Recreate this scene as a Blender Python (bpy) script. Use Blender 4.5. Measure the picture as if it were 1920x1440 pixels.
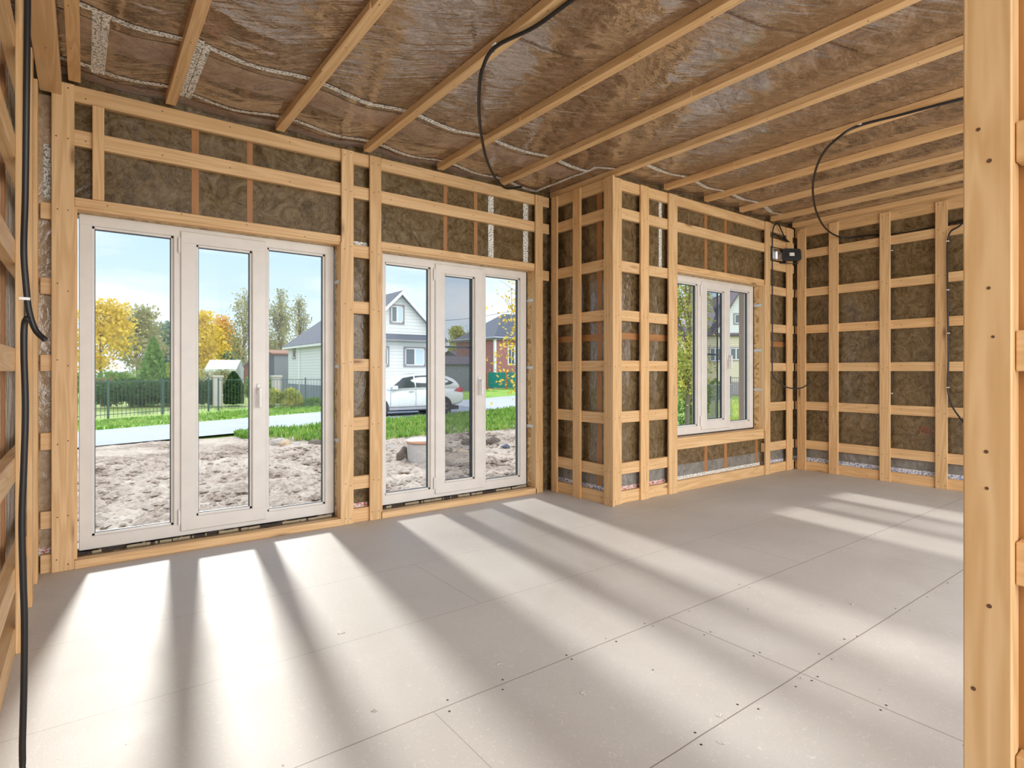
import bpy, bmesh, math, random
import numpy as np
from mathutils import Vector, Matrix, noise
random.seed(7); RNG = np.random.default_rng(7)
PI = math.pi
for _o in list(bpy.data.objects): bpy.data.objects.remove(_o)
scene = bpy.context.scene
COL = scene.collection

# ------------------------------------------------------------------ camera
F = 1071.0                                   # focal length in pixels of the 1920 wide frame
YAW = math.atan2(1435, 1071)                 # viewing direction measured from +X (wall_front runs along X)
CC, SS = math.cos(YAW), math.sin(YAW)
CAMH = 1.10
cd = bpy.data.cameras.new('camera'); cam = bpy.data.objects.new('camera', cd); COL.objects.link(cam)
cam.location = (0, 0, CAMH); cam.rotation_euler = (PI/2, 0, YAW - PI/2)
cd.sensor_width = 36; cd.lens = 36*F/1920
cd.shift_y = -(720-696)/1920.0
cd.clip_start = 0.02; cd.clip_end = 600
scene.camera = cam

# ------------------------------------------------------------------ colour management
vs = scene.view_settings
scene.display_settings.display_device = 'sRGB'
vs.view_transform = 'Standard'; vs.look = 'None'; vs.gamma = 1; vs.use_curve_mapping = False
vs.exposure = 0.30

# ------------------------------------------------------------------ sky
W = bpy.data.worlds.new('sky'); scene.world = W; W.use_nodes = True
nt = W.node_tree; nt.nodes.clear()
def N(t, typ, **kw):
    n = t.nodes.new(typ)
    for k, v in kw.items(): setattr(n, k, v)
    return n
def ramp(t, fac, stops, interp='LINEAR'):
    n = N(t, 'ShaderNodeValToRGB'); cr = n.color_ramp; cr.interpolation = interp
    while len(cr.elements) > 1: cr.elements.remove(cr.elements[-1])
    for i, (p, c) in enumerate(stops):
        e = cr.elements[0] if i == 0 else cr.elements.new(p)
        e.position = p; e.color = (c[0], c[1], c[2], 1) if hasattr(c, '__len__') else (c, c, c, 1)
    if fac is not None: t.links.new(fac, n.inputs[0])
    return n.outputs[0]
def mixc(t, fac, a, b, blend='MIX'):
    n = N(t, 'ShaderNodeMix', data_type='RGBA', blend_type=blend)
    for s, v in ((n.inputs[0], fac), (n.inputs[6], a), (n.inputs[7], b)):
        if hasattr(v, 'links'): t.links.new(v, s)
        elif hasattr(v, '__len__'): s.default_value = (v[0], v[1], v[2], 1)
        else: s.default_value = v
    return n.outputs[2]
def math_(t, op, a, b=None, c=None):
    n = N(t, 'ShaderNodeMath', operation=op)
    for s, v in zip(n.inputs, (a, b, c)):
        if v is None: continue
        if hasattr(v, 'links'): t.links.new(v, s)
        else: s.default_value = v
    return n.outputs[0]
tc = N(nt, 'ShaderNodeTexCoord'); sep = N(nt, 'ShaderNodeSeparateXYZ'); nt.links.new(tc.outputs['Generated'], sep.inputs[0])
grad = ramp(nt, sep.outputs[2], [(0.0, (.80, .89, .99)), (.10, (.66, .82, .98)), (.30, (.44, .68, .97)), (1, (.28, .48, .88))])
mp = N(nt, 'ShaderNodeMapping'); nt.links.new(tc.outputs['Generated'], mp.inputs[0]); mp.inputs['Scale'].default_value = (1.2, 1.2, 6)
nz = N(nt, 'ShaderNodeTexNoise'); nt.links.new(mp.outputs[0], nz.inputs[0]); nz.inputs['Scale'].default_value = 2.6; nz.inputs['Detail'].default_value = 6
cl = ramp(nt, nz.outputs[0], [(.45, 0), (.62, .85)])
sky = mixc(nt, cl, grad, (.93, .96, 1.0))
# brightness added to the unseen sky behind the camera to light the interior
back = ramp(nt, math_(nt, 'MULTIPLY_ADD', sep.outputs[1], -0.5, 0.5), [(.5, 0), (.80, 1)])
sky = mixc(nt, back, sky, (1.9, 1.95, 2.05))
below = ramp(nt, math_(nt, 'MULTIPLY_ADD', sep.outputs[2], 0.5, 0.5), [(.485, 1), (.5, 0)])
sky = mixc(nt, below, sky, (.35, .36, .30))
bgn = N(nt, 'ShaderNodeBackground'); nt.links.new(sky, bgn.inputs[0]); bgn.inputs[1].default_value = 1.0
wo = N(nt, 'ShaderNodeOutputWorld'); nt.links.new(bgn.outputs[0], wo.inputs[0])

# ------------------------------------------------------------------ sun
SUN_EL, SUN_AZ = math.radians(28.5), math.radians(7.0)       # azimuth from +Y towards +X
sl = bpy.data.lights.new('sun', 'SUN'); sl.energy = 3.1; sl.angle = math.radians(4.0); sl.color = (1, .95, .87)
so = bpy.data.objects.new('sun', sl); COL.objects.link(so)
sd = Vector((math.sin(SUN_AZ)*math.cos(SUN_EL), math.cos(SUN_AZ)*math.cos(SUN_EL), math.sin(SUN_EL)))
so.rotation_euler = sd.to_track_quat('Z', 'Y').to_euler(); so.location = (0, 30, 30)

# fill lamp added out of view behind the camera to brighten the room
al = bpy.data.lights.new('rear_fill_light', 'AREA'); al.shape = 'RECTANGLE'; al.size = 5.0; al.size_y = 2.2; al.energy = 150; al.color = (1, .98, .95)
ao = bpy.data.objects.new('rear_fill_light', al); COL.objects.link(ao); ao.location = (2.6, -2.4, 1.35); ao.rotation_euler = (PI/2, 0, 0)

# ------------------------------------------------------------------ helpers
def at(u, d, z=None, v=None):
    """a point of the place from its bearing in the photograph, its distance and its height"""
    k = (u-960)/F
    return Vector((d*(CC+k*SS), d*(SS-k*CC), z if v is None else CAMH-(v-696)/F*d))
def tag(o, label=None, cat=None, group=None, kind=None):
    if label: o['label'] = label
    if cat: o['category'] = cat
    if group: o['group'] = group
    if kind: o['kind'] = kind
    return o
def empty(name, loc=(0, 0, 0), rz=0):
    o = bpy.data.objects.new(name, None); COL.objects.link(o); o.location = loc; o.rotation_euler = (0, 0, rz)
    o.empty_display_size = .1; return o
class MB:
    """collects shapes; build() links them as one mesh object"""
    def __init__(s): s.v = []; s.f = []; s.m = []; s.mats = []
    def mi(s, m):
        if m not in s.mats: s.mats.append(m)
        return s.mats.index(m)
    def add(s, vs_, fs, m):
        b = len(s.v); s.v += [tuple(p) for p in vs_]; i = s.mi(m)
        for f in fs: s.f.append([b+k for k in f]); s.m.append(i)
    def box(s, x0, x1, y0, y1, z0, z1, m, M=None, bev=0):
        if x0 > x1: x0, x1 = x1, x0
        if y0 > y1: y0, y1 = y1, y0
        if z0 > z1: z0, z1 = z1, z0
        P = [(x, y, z) for x in (x0, x1) for y in (y0, y1) for z in (z0, z1)]
        Fc = [(0, 1, 3, 2), (4, 6, 7, 5), (0, 4, 5, 1), (2, 3, 7, 6), (0, 2, 6, 4), (1, 5, 7, 3)]
        if bev:
            bm = bmesh.new(); vv = [bm.verts.new(p) for p in P]
            for f in Fc: bm.faces.new([vv[k] for k in f])
            bmesh.ops.bevel(bm, geom=bm.edges[:], offset=bev, segments=1, affect='EDGES', profile=.5)
            bm.verts.index_update(); P = [tuple(v.co) for v in bm.verts]; Fc = [[v.index for v in f.verts] for f in bm.faces]; bm.free()
        if M is not None: P = [M @ Vector(p) for p in P]
        s.add(P, Fc, m)
    def prism(s, poly, a0, a1, m, axis='y', M=None):
        """polygon in the plane across axis, extruded from a0 to a1"""
        n = len(poly)
        def p3(p, a): return {'y': (p[0], a, p[1]), 'x': (a, p[0], p[1]), 'z': (p[0], p[1], a)}[axis]
        P = [p3(p, a0) for p in poly]+[p3(p, a1) for p in poly]
        Fc = [list(range(n))[::-1], list(range(n, 2*n))]+[(i, (i+1) % n, n+(i+1) % n, n+i) for i in range(n)]
        if M is not None: P = [M @ Vector(p) for p in P]
        s.add(P, Fc, m)
    def tube(s, pts, r, m, seg=8, smooth_=4, r1=None):
        pts = [Vector(p) for p in pts]
        if smooth_ > 1 and len(pts) > 2:
            q = []
            for i in range(len(pts)-1):
                p0 = pts[max(i-1, 0)]; p1 = pts[i]; p2 = pts[i+1]; p3 = pts[min(i+2, len(pts)-1)]
                for k in range(smooth_):
                    t = k/smooth_
                    q.append(.5*((2*p1)+(p2-p0)*t+(2*p0-5*p1+4*p2-p3)*t*t+(3*p1-p0-3*p2+p3)*t**3))
            q.append(pts[-1]); pts = q
        V = []; n = len(pts); up = Vector((0.13, 0.21, 1)).normalized()
        for i, p in enumerate(pts):
            d = (pts[min(i+1, n-1)]-pts[max(i-1, 0)]).normalized()
            a = d.cross(up)
            if a.length < .05: a = d.cross(Vector((1, 0, 0)))
            a.normalize(); b = d.cross(a); rr = r if r1 is None else r+(r1-r)*i/(n-1)
            for k in range(seg):
                t = 2*PI*k/seg; V.append(p+a*math.cos(t)*rr+b*math.sin(t)*rr)
        Fc = [(i*seg+k, i*seg+(k+1) % seg, (i+1)*seg+(k+1) % seg, (i+1)*seg+k) for i in range(n-1) for k in range(seg)]
        Fc += [list(range(seg))[::-1], [(n-1)*seg+k for k in range(seg)]]
        s.add(V, Fc, m)
    def disc(s, c, n, r, m, seg=6):
        c = Vector(c); n = Vector(n).normalized(); a = n.orthogonal().normalized(); b = n.cross(a)
        s.add([c+a*r*math.cos(2*PI*k/seg)+b*r*math.sin(2*PI*k/seg) for k in range(seg)], [list(range(seg))], m)
    def lathe(s, prof, m, seg=24, M=None):
        V = [(r*math.cos(2*PI*k/seg), r*math.sin(2*PI*k/seg), z) for r, z in prof for k in range(seg)]
        n = len(prof)
        Fc = [(i*seg+k, i*seg+(k+1) % seg, (i+1)*seg+(k+1) % seg, (i+1)*seg+k) for i in range(n-1) for k in range(seg)]
        Fc += [list(range(seg))[::-1], [(n-1)*seg+k for k in range(seg)]]
        if M is not None: V = [M @ Vector(p) for p in V]
        s.add(V, Fc, m)
    def build(s, name, parent=None, origin=None, smooth=False, fix=True):
        me = bpy.data.meshes.new(name)
        o_ = Vector(origin) if origin is not None else Vector((0, 0, 0))
        vv = [tuple(Vector(p)-o_) for p in s.v]
        me.from_pydata(vv, [], s.f)
        for m in s.mats: me.materials.append(m)
        me.polygons.foreach_set('material_index', s.m)
        if smooth: me.polygons.foreach_set('use_smooth', [True]*len(s.f))
        me.update()
        if fix:
            bm = bmesh.new(); bm.from_mesh(me); bmesh.ops.recalc_face_normals(bm, faces=bm.faces[:]); bm.to_mesh(me); bm.free()
        o = bpy.data.objects.new(name, me); COL.objects.link(o); o.location = o_
        if parent is not None:
            o.parent = parent
            if origin is not None: pass
        return o
def mesh_obj(name, verts, faces, mat, parent=None, smooth=False, loc=(0, 0, 0)):
    me = bpy.data.meshes.new(name); me.from_pydata([tuple(v) for v in verts], [], [tuple(f) for f in faces]); me.materials.append(mat)
    if smooth: me.polygons.foreach_set('use_smooth', [True]*len(faces))
    me.update(); o = bpy.data.objects.new(name, me); COL.objects.link(o); o.location = loc
    if parent is not None: o.parent = parent
    return o
ORD = ['lowest', 'second', 'third', 'fourth', 'fifth', 'sixth', 'seventh', 'eighth', 'ninth', 'tenth', 'eleventh', 'twelfth']

# ------------------------------------------------------------------ materials
def newmat(name):
    m = bpy.data.materials.new(name); m.use_nodes = True; t = m.node_tree; b = t.nodes['Principled BSDF']
    return m, t, b
def flat(name, col, rough=.6, metal=0, coat=0, emit=None):
    m, t, b = newmat(name)
    tcn = N(t, 'ShaderNodeTexCoord'); nn = N(t, 'ShaderNodeTexNoise'); t.links.new(tcn.outputs['Object'], nn.inputs[0]); nn.inputs['Scale'].default_value = 9
    c = mixc(t, nn.outputs[0], [x*.9 for x in col], [min(1, x*1.08) for x in col]); t.links.new(c, b.inputs['Base Color'])
    b.inputs['Roughness'].default_value = rough; b.inputs['Metallic'].default_value = metal; b.inputs['Coat Weight'].default_value = coat
    return m
def coords(t, rnd=True, scale=(1, 1, 1)):
    tcn = N(t, 'ShaderNodeTexCoord'); mpn = N(t, 'ShaderNodeMapping'); mpn.inputs['Scale'].default_value = scale
    if rnd:
        oi = N(t, 'ShaderNodeObjectInfo'); va = N(t, 'ShaderNodeVectorMath', operation='MULTIPLY_ADD')
        va.inputs[0].default_value = (1, 1, 1)
        cmb = N(t, 'ShaderNodeCombineXYZ')
        for k, f in enumerate((17.3, 41.7, 29.9)): t.links.new(math_(t, 'MULTIPLY', oi.outputs['Random'], f), cmb.inputs[k])
        ad = N(t, 'ShaderNodeVectorMath', operation='ADD'); t.links.new(tcn.outputs['Object'], ad.inputs[0]); t.links.new(cmb.outputs[0], ad.inputs[1])
        t.links.new(ad.outputs[0], mpn.inputs[0]); return mpn.outputs[0], oi.outputs['Random']
    t.links.new(tcn.outputs['Object'], mpn.inputs[0]); return mpn.outputs[0], None
def noise_(t, vec, scale, detail=4, rough=.5, dist=0):
    n = N(t, 'ShaderNodeTexNoise'); t.links.new(vec, n.inputs[0]); n.inputs['Scale'].default_value = scale
    n.inputs['Detail'].default_value = detail; n.inputs['Roughness'].default_value = rough; n.inputs['Distortion'].default_value = dist
    return n.outputs[0]
def bump(t, h, strength, dist, b, key='Normal'):
    n = N(t, 'ShaderNodeBump'); n.inputs['Strength'].default_value = strength; n.inputs['Distance'].default_value = dist
    t.links.new(h, n.inputs['Height']); t.links.new(n.outputs[0], b.inputs[key]); return n
def wood(name, axis, light=(.84, .58, .315), dark=(.60, .355, .15), rough=.55, knots=True):
    m, t, b = newmat(name)
    al, ac = .35, 7.0
    sc = {'x': (al, ac, ac), 'y': (ac, al, ac), 'z': (ac, ac, al)}[axis]
    v, rnd = coords(t, True, sc)
    wob = noise_(t, v, 1.4, 3, .5, .6)
    rings = math_(t, 'SINE', math_(t, 'MULTIPLY', wob, 58))
    rings = math_(t, 'MULTIPLY_ADD', rings, .5, .5)
    fine = noise_(t, v, 9, 3, .6)
    g = math_(t, 'ADD', math_(t, 'MULTIPLY', rings, .45), math_(t, 'MULTIPLY', fine, .55))
    c = mixc(t, g, light, dark)
    tone = ramp(t, rnd, [(0, (.90, .87, .82)), (.5, (1, 1, 1)), (1, (1.0, .94, .86))])
    c = mixc(t, 1.0, c, tone, 'MULTIPLY')
    if knots:
        ks = {'x': (2.2, 9, 9), 'y': (9, 2.2, 9), 'z': (9, 9, 2.2)}[axis]
        v2, _ = coords(t, True, ks)
        vo = N(t, 'ShaderNodeTexVoronoi'); t.links.new(v2, vo.inputs[0]); vo.inputs['Scale'].default_value = 1.0
        kf = ramp(t, vo.outputs['Distance'], [(.07, .85), (.12, .35), (.20, 0)])
        sepc = N(t, 'ShaderNodeSeparateColor'); t.links.new(vo.outputs['Color'], sepc.inputs[0])
        gate = math_(t, 'GREATER_THAN', sepc.outputs[0], .72)
        c = mixc(t, math_(t, 'MULTIPLY', kf, gate), c, (.22, .10, .04))
    t.links.new(c, b.inputs['Base Color']); b.inputs['Roughness'].default_value = rough
    bump(t, g, .12, .002, b)
    return m
WX, WY, WZ = wood('planed_pine_x', 'x'), wood('planed_pine_y', 'y'), wood('planed_pine_z', 'z')
STUD = wood('stud_pine', 'z', (.46, .22, .08), (.36, .16, .055), .5, False)
STUDX = wood('stud_pine_x', 'x', (.46, .22, .08), (.36, .16, .055), .5, False)
NAIL = flat('nail_head', (.06, .045, .035), .4, .6)
def osb(name):
    m, t, b = newmat(name); v, _ = coords(t, False, (9, 9, 9))
    vo = N(t, 'ShaderNodeTexVoronoi'); t.links.new(v, vo.inputs[0]); vo.inputs['Scale'].default_value = 3.5
    s = N(t, 'ShaderNodeSeparateColor'); t.links.new(vo.outputs['Color'], s.inputs[0])
    c = ramp(t, s.outputs[0], [(0, (.35, .20, .07)), (.4, (.62, .40, .17)), (1, (.74, .54, .28))])
    t.links.new(c, b.inputs['Base Color']); b.inputs['Roughness'].default_value = .6; return m
OSB = osb('osb_board')
def film(name, c0, c1, c2, wr, mscale=(1, 1, 1), gloss=.1, wb=.5, cw=1.0, wscale=(3, 3, 3), swirl=5.0, ior=1.5, streak=0.0, spread=(.38, .48, .60)):
    """wool with clear wrinkled plastic stretched over it"""
    m, t, b = newmat(name); v, _ = coords(t, False, mscale)
    n1 = noise_(t, v, swirl, 6, .68, 2.6); n2 = noise_(t, v, swirl*5, 4, .65, 1.6)
    g = math_(t, 'ADD', math_(t, 'MULTIPLY', n1, .66), math_(t, 'MULTIPLY', n2, .34))
    c = ramp(t, g, [(spread[0], c0), (spread[1], c1), (spread[2], c2)]); t.links.new(c, b.inputs['Base Color'])
    b.inputs['Roughness'].default_value = .85; b.inputs['Specular IOR Level'].default_value = .1
    b.inputs['Coat Weight'].default_value = cw; b.inputs['Coat Roughness'].default_value = gloss; b.inputs['Coat IOR'].default_value = ior
    v2, _ = coords(t, False, wscale)
    w1 = noise_(t, v2, 2.2, 5, .55, 1.4); w2 = noise_(t, v2, 8, 2, .5, .8)
    h = math_(t, 'ADD', w1, math_(t, 'MULTIPLY', w2, .25))
    if streak:
        tcn = N(t, 'ShaderNodeTexCoord'); vr = N(t, 'ShaderNodeVectorRotate', rotation_type='Z_AXIS'); t.links.new(tcn.outputs['Object'], vr.inputs[0]); vr.inputs['Angle'].default_value = math.radians(30)
        mp_ = N(t, 'ShaderNodeMapping'); mp_.inputs['Scale'].default_value = (1.6, 15, 3); t.links.new(vr.outputs[0], mp_.inputs[0])
        st = noise_(t, mp_.outputs[0], 1.6, 3, .55, .35); v3, _ = coords(t, False)
        mask = ramp(t, noise_(t, v3, .9, 2, .5), [(.40, .15), (.55, 1)])
        h = math_(t, 'ADD', h, math_(t, 'MULTIPLY', math_(t, 'MULTIPLY', st, mask), streak))
    bump(t, h, wb, wr, b, 'Coat Normal'); bump(t, n2, .5, .006, b)
    return m
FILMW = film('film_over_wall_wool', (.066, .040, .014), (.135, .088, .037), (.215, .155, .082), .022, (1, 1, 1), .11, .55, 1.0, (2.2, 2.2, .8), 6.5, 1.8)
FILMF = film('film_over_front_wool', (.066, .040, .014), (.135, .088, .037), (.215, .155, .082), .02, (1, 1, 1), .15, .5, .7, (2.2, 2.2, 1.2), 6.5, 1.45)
FILMG = film('doubled_grey_film', (.15, .14, .12), (.22, .205, .18), (.29, .275, .25), .04, (1, 1, 1), .2, .5, 1.0, (3, 3, 2))
FILMB = film('film_over_boards', (.34, .22, .12), (.46, .32, .19), (.56, .42, .28), .04, (1, 1, 1), .15, .5, 1.0, (3, 3, 1.2))
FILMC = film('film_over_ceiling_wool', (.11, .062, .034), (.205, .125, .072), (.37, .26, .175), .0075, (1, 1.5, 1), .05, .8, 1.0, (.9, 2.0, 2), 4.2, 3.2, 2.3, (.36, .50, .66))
FILMC2 = film('smooth_ceiling_film', (.26, .165, .11), (.34, .23, .165), (.42, .31, .24), .02, (1, 1, 1), .16, .4, 1.0, (2, 2, 2), 5, 1.9)
FILML = film('film_over_left_wall', (.60, .56, .50), (.74, .71, .66), (.82, .80, .76), .06, (1, 1, 1), .1, .7, 1.0, (3, 2, 1.0), 5, 2.3)
def tape_mat(name, base, ink, sc=(34, 90, 90)):
    m, t, b = newmat(name); v, _ = coords(t, False, sc)
    n = noise_(t, v, 1.6, 2, .6, .4); f = ramp(t, n, [(.50, 0), (.56, 1)])
    t.links.new(mixc(t, f, base, ink), b.inputs['Base Color']); b.inputs['Roughness'].default_value = .35; return m
TAPEC = tape_mat('printed_ceiling_tape', (.92, .90, .84), (.20, .21, .18), (60, 60, 60))
TAPEB = tape_mat('blue_printed_tape', (.78, .78, .80), (.13, .20, .42), (45, 45, 60))
TAPER = tape_mat('red_printed_tape', (.74, .68, .64), (.50, .08, .06), (45, 45, 60))
def floor_mat():
    m, t, b = newmat('chipboard_floor'); v, _ = coords(t, False)
    n1 = noise_(t, v, 1.1, 5, .6, .3); n2 = noise_(t, v, 48, 3, .75, 2.0); n3 = noise_(t, v, 260, 2, .5)
    c = ramp(t, n1, [(.3, (.50, .475, .445)), (.55, (.565, .54, .51)), (.75, (.61, .59, .56))])
    sp = ramp(t, n2, [(.58, 0), (.68, .5)]); c = mixc(t, sp, c, (.76, .735, .69))
    dk = ramp(t, n3, [(.28, .35), (.38, 0)]); c = mixc(t, dk, c, (.30, .26, .22))
    # board joints
    s = N(t, 'ShaderNodeSeparateXYZ'); t.links.new(v, s.inputs[0]); X, Y = s.outputs[0], s.outputs[1]
    ywob = math_(t, 'MULTIPLY_ADD', noise_(t, v, 2.5, 2), .006, -.003)
    jf = None
    for y0, st in ((1.04, 1), (1.63, 1), (2.26, .55), (2.94, .5), (.42, 1)):
        dd = math_(t, 'ABSOLUTE', math_(t, 'SUBTRACT', math_(t, 'ADD', Y, ywob), y0))
        l = math_(t, 'MULTIPLY', math_(t, 'LESS_THAN', dd, .0020), st)
        jf = l if jf is None else math_(t, 'MAXIMUM', jf, l)
    for x0, a, bb, st in ((2.09, .42, 1.63, .9), (3.30, 1.63, 2.26, .6), (.90, 1.04, 1.63, .5), (1.5, 2.26, 2.94, .5), (3.8, 1.04, 1.63, .5)):
        dd = math_(t, 'ABSOLUTE', math_(t, 'SUBTRACT', math_(t, 'ADD', X, ywob), x0))
        l = math_(t, 'MULTIPLY', math_(t, 'LESS_THAN', dd, .0020), math_(t, 'MULTIPLY', math_(t, 'GREATER_THAN', Y, a), math_(t, 'LESS_THAN', Y, bb)))
        jf = math_(t, 'MAXIMUM', jf, math_(t, 'MULTIPLY', l, st))
    c = mixc(t, math_(t, 'MULTIPLY', jf, .75), c, (.14, .10, .07))
    t.links.new(c, b.inputs['Base Color'])
    t.links.new(ramp(t, n1, [(.3, .46), (.7, .58)]), b.inputs['Roughness'])
    b.inputs['Specular IOR Level'].default_value = .38
    bump(t, n2, .15, .002, b)
    return m
FLOOR = floor_mat()
PVC = flat('white_pvc', (.76, .72, .67), .3)
GASK = flat('dark_gasket', (.05, .07, .09), .5)
FOAM = flat('mounting_foam', (.40, .33, .22), .9)
DARKGAP = flat('dark_gap', (.05, .04, .035), .9)
ALU = flat('metal_bracket', (.62, .66, .70), .3, .9)
WHITEM = flat('white_plastic', (.85, .84, .82), .35)
BLACK = flat('black_cable_sheath', (.012, .011, .012), .42)
REVEAL = flat('outer_reveal_board', (.42, .34, .28), .7)
FOIL = flat('crumpled_foil', (.75, .76, .78), .25, .95)
def glass_mat():
    m = bpy.data.materials.new('window_glass'); m.use_nodes = True; t = m.node_tree; t.nodes.clear()
    tr = N(t, 'ShaderNodeBsdfTransparent'); tr.inputs[0].default_value = (.975, .985, .985, 1)
    gl = N(t, 'ShaderNodeBsdfGlossy'); gl.inputs['Roughness'].default_value = .01; gl.inputs[0].default_value = (1, 1, 1, 1)
    lw = N(t, 'ShaderNodeLayerWeight'); lw.inputs[0].default_value = .5
    fac = math_(t, 'MULTIPLY_ADD', math_(t, 'POWER', lw.outputs['Facing'], 5.0), .6, .004)
    mx = N(t, 'ShaderNodeMixShader'); t.links.new(fac, mx.inputs[0]); t.links.new(tr.outputs[0], mx.inputs[1]); t.links.new(gl.outputs[0], mx.inputs[2])
    o = N(t, 'ShaderNodeOutputMaterial'); t.links.new(mx.outputs[0], o.inputs[0]); return m
GLASS = glass_mat()
def net_mat():
    m = bpy.data.materials.new('insect_mesh'); m.use_nodes = True; t = m.node_tree; t.nodes.clear()
    tr = N(t, 'ShaderNodeBsdfTransparent'); df = N(t, 'ShaderNodeBsdfDiffuse'); df.inputs[0].default_value = (.10, .10, .11, 1)
    mx = N(t, 'ShaderNodeMixShader'); mx.inputs[0].default_value = .28; t.links.new(tr.outputs[0], mx.inputs[1]); t.links.new(df.outputs[0], mx.inputs[2])
    o = N(t, 'ShaderNodeOutputMaterial'); t.links.new(mx.outputs[0], o.inputs[0]); return m
NET = net_mat()

# ================================================================== THE ROOM
YA, YC, XB, XD, XE, XR = 3.99, 3.24, 3.42, 6.40, -.20, 1.48      # front faces of the battens on each wall
TH1, TH2 = .020, .040                                            # vertical boards in front, rails behind
FD = TH1+TH2+.005                                                # film plane behind the front face
ROWS = [(0, .10), (.24, .335), (.67, .765), (1.10, 1.19), (1.52, 1.61), (1.93, 2.02), (2.36, 2.45), (2.60, 2.70)]
CEIL = 2.752

def nailed(mb, pts, n, m=None):
    for p in pts: mb.disc(Vector(p)+Vector(n)*.0008, n, .0038, NAIL)
def board(name, x0, x1, y0, y1, z0, z1, mat, label, cat, group=None, nails=None, n=(0, -1, 0)):
    mb = MB(); mb.box(x0, x1, y0, y1, z0, z1, mat, bev=.0025)
    if nails: nailed(mb, nails, n)
    o = mb.build(name, origin=((x0+x1)/2, (y0+y1)/2, z0))
    return tag(o, label, cat, group)

# ---- floor
mb = MB(); mb.box(-.45, 7.0, -1.5, 4.06, -.06, 0, FLOOR)
for y0 in (1.04, 1.63):
    x = -.1
    while x < 6.3:
        if random.random() < .8:
            for s in (-1, 1):
                if random.random() < .75: mb.disc((x+random.uniform(-.02, .02), y0+s*random.uniform(.015, .03), .0006), (0, 0, 1), random.uniform(.003, .0048), NAIL)
        x += random.uniform(.14, .36)
for k in range(5):
    y = .55+.22*k
    for s in (-1, 1): mb.disc((2.09+s*.022, y, .0006), (0, 0, 1), .004, NAIL)
for k in range(46): mb.disc((random.uniform(0, 5.5), random.uniform(.7, 3.6), .0006), (0, 0, 1), random.uniform(.002, .004), NAIL)
fl = mb.build('floor', fix=False); tag(fl, 'grey beige chipboard floor with thin board joints and sun stripes', kind='structure')
mbt = MB(); mbt.box(-.012, .012, -.17, .17, .0005, .0015, flat('yellow_tape', (.75, .52, .22), .5), Matrix.Translation((2.045, .37, 0)) @ Matrix.Rotation(math.radians(35), 4, 'Z'))
o = mbt.build('tape_strip', fl); o['label'] = 'yellow tape strip stuck to the floor'
crumbs = MB(); CR = flat('sawdust_crumb', (.70, .66, .60), .9)
for (x, y, r) in ((1.25, 1.75, .012), (1.36, 1.42, .02), (2.05, 1.02, .012), (.86, 2.35, .016), (1.62, 1.06, .03), (1.5, .98, .022), (2.9, 1.2, .012), (.75, 1.75, .01)):
    for k in range(7):
        a = random.uniform(0, 6.3); q = random.uniform(0, r)
        crumbs.box(-.003, .003, -.0012, .0012, 0, .0015, CR, Matrix.Translation((x+q*math.cos(a), y+q*math.sin(a)*.6, .0008)) @ Matrix.Rotation(a*3, 4, 'Z'))
tag(crumbs.build('wood_shavings'), 'tiny pale wood shavings lying scattered on the floor', 'wood shavings', kind='stuff')

# ---- ceiling film
BATS = [-.05, .41, 1.04, 1.65, 2.26, 2.87, 3.48, 4.11, 4.70, 5.29, 5.88, 6.34]
def sag(x, y):
    for a, b_ in zip(BATS[:-1], BATS[1:]):
        if a <= x <= b_:
            t = (x-a)/(b_-a); s = math.sin(PI*t)
            w = .5+.5*noise.noise(Vector((x*.9, y*.8, 3)))
            wr = .006*s*noise.noise(Vector((x*1.5+y*.6, y*9, 1)))+.004*s*noise.noise(Vector((x*6, y*14, 7)))
            return CEIL-s*s*.022*(.5+w)+wr
    return CEIL
xs = np.linspace(-.45, 6.6, 236); ys = np.linspace(-.9, 4.12, 260)
V = []; idx = {}
for j, y in enumerate(ys):
    for i, x in enumerate(xs):
        idx[i, j] = len(V); V.append((x, y, sag(x, y)))
Fc = [(idx[i, j], idx[i, j+1], idx[i+1, j+1], idx[i+1, j]) for j in range(len(ys)-1) for i in range(len(xs)-1)
      if not (xs[i] > 3.56 and ys[j] > 3.38)]
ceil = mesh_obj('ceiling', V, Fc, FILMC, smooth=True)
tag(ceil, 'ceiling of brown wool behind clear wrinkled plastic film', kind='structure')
mb = MB(); mb.box(-.45, 3.56, -.9, 4.29, 2.80, 2.95, STUDX); mb.box(3.56, 6.7, -.9, 3.53, 2.80, 2.95, STUDX)
o = mb.build('roof_deck', ceil)
def strip(name, parent, pts, w, mat, dz=-.003, label=None, n=10):
    """tape following the sagging film; pts = (x, y)"""
    V = []; P = []
    for (a, b_) in zip(pts[:-1], pts[1:]):
        m_ = max(2, int(math.hypot(b_[0]-a[0], b_[1]-a[1])/.03))
        for k in range(m_): P.append((a[0]+(b_[0]-a[0])*k/m_, a[1]+(b_[1]-a[1])*k/m_))
    P.append(pts[-1])
    for i, p in enumerate(P):
        q0 = P[max(i-1, 0)]; q1 = P[min(i+1, len(P)-1)]; d = Vector((q1[0]-q0[0], q1[1]-q0[1])).normalized(); nn = Vector((-d.y, d.x))*w/2
        for s in (-1, 0, 1):
            x, y = p[0]+nn.x*s, p[1]+nn.y*s; V.append((x, y, sag(x, y)+dz))
    Fq = [(i*3+k, i*3+k+1, (i+1)*3+k+1, (i+1)*3+k) for i in range(len(P)-1) for k in (0, 1)]
    o = mesh_obj(name, V, Fq, mat, parent)
    if label: o['label'] = label
    return o
strip('film_overlap', ceil, [(-.2, 3.43), (.8, 3.46), (1.9, 3.50), (3.22, 3.54)], .24, FILMC2, -.0018, 'smoother doubled strip of film between the tapes')
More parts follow.
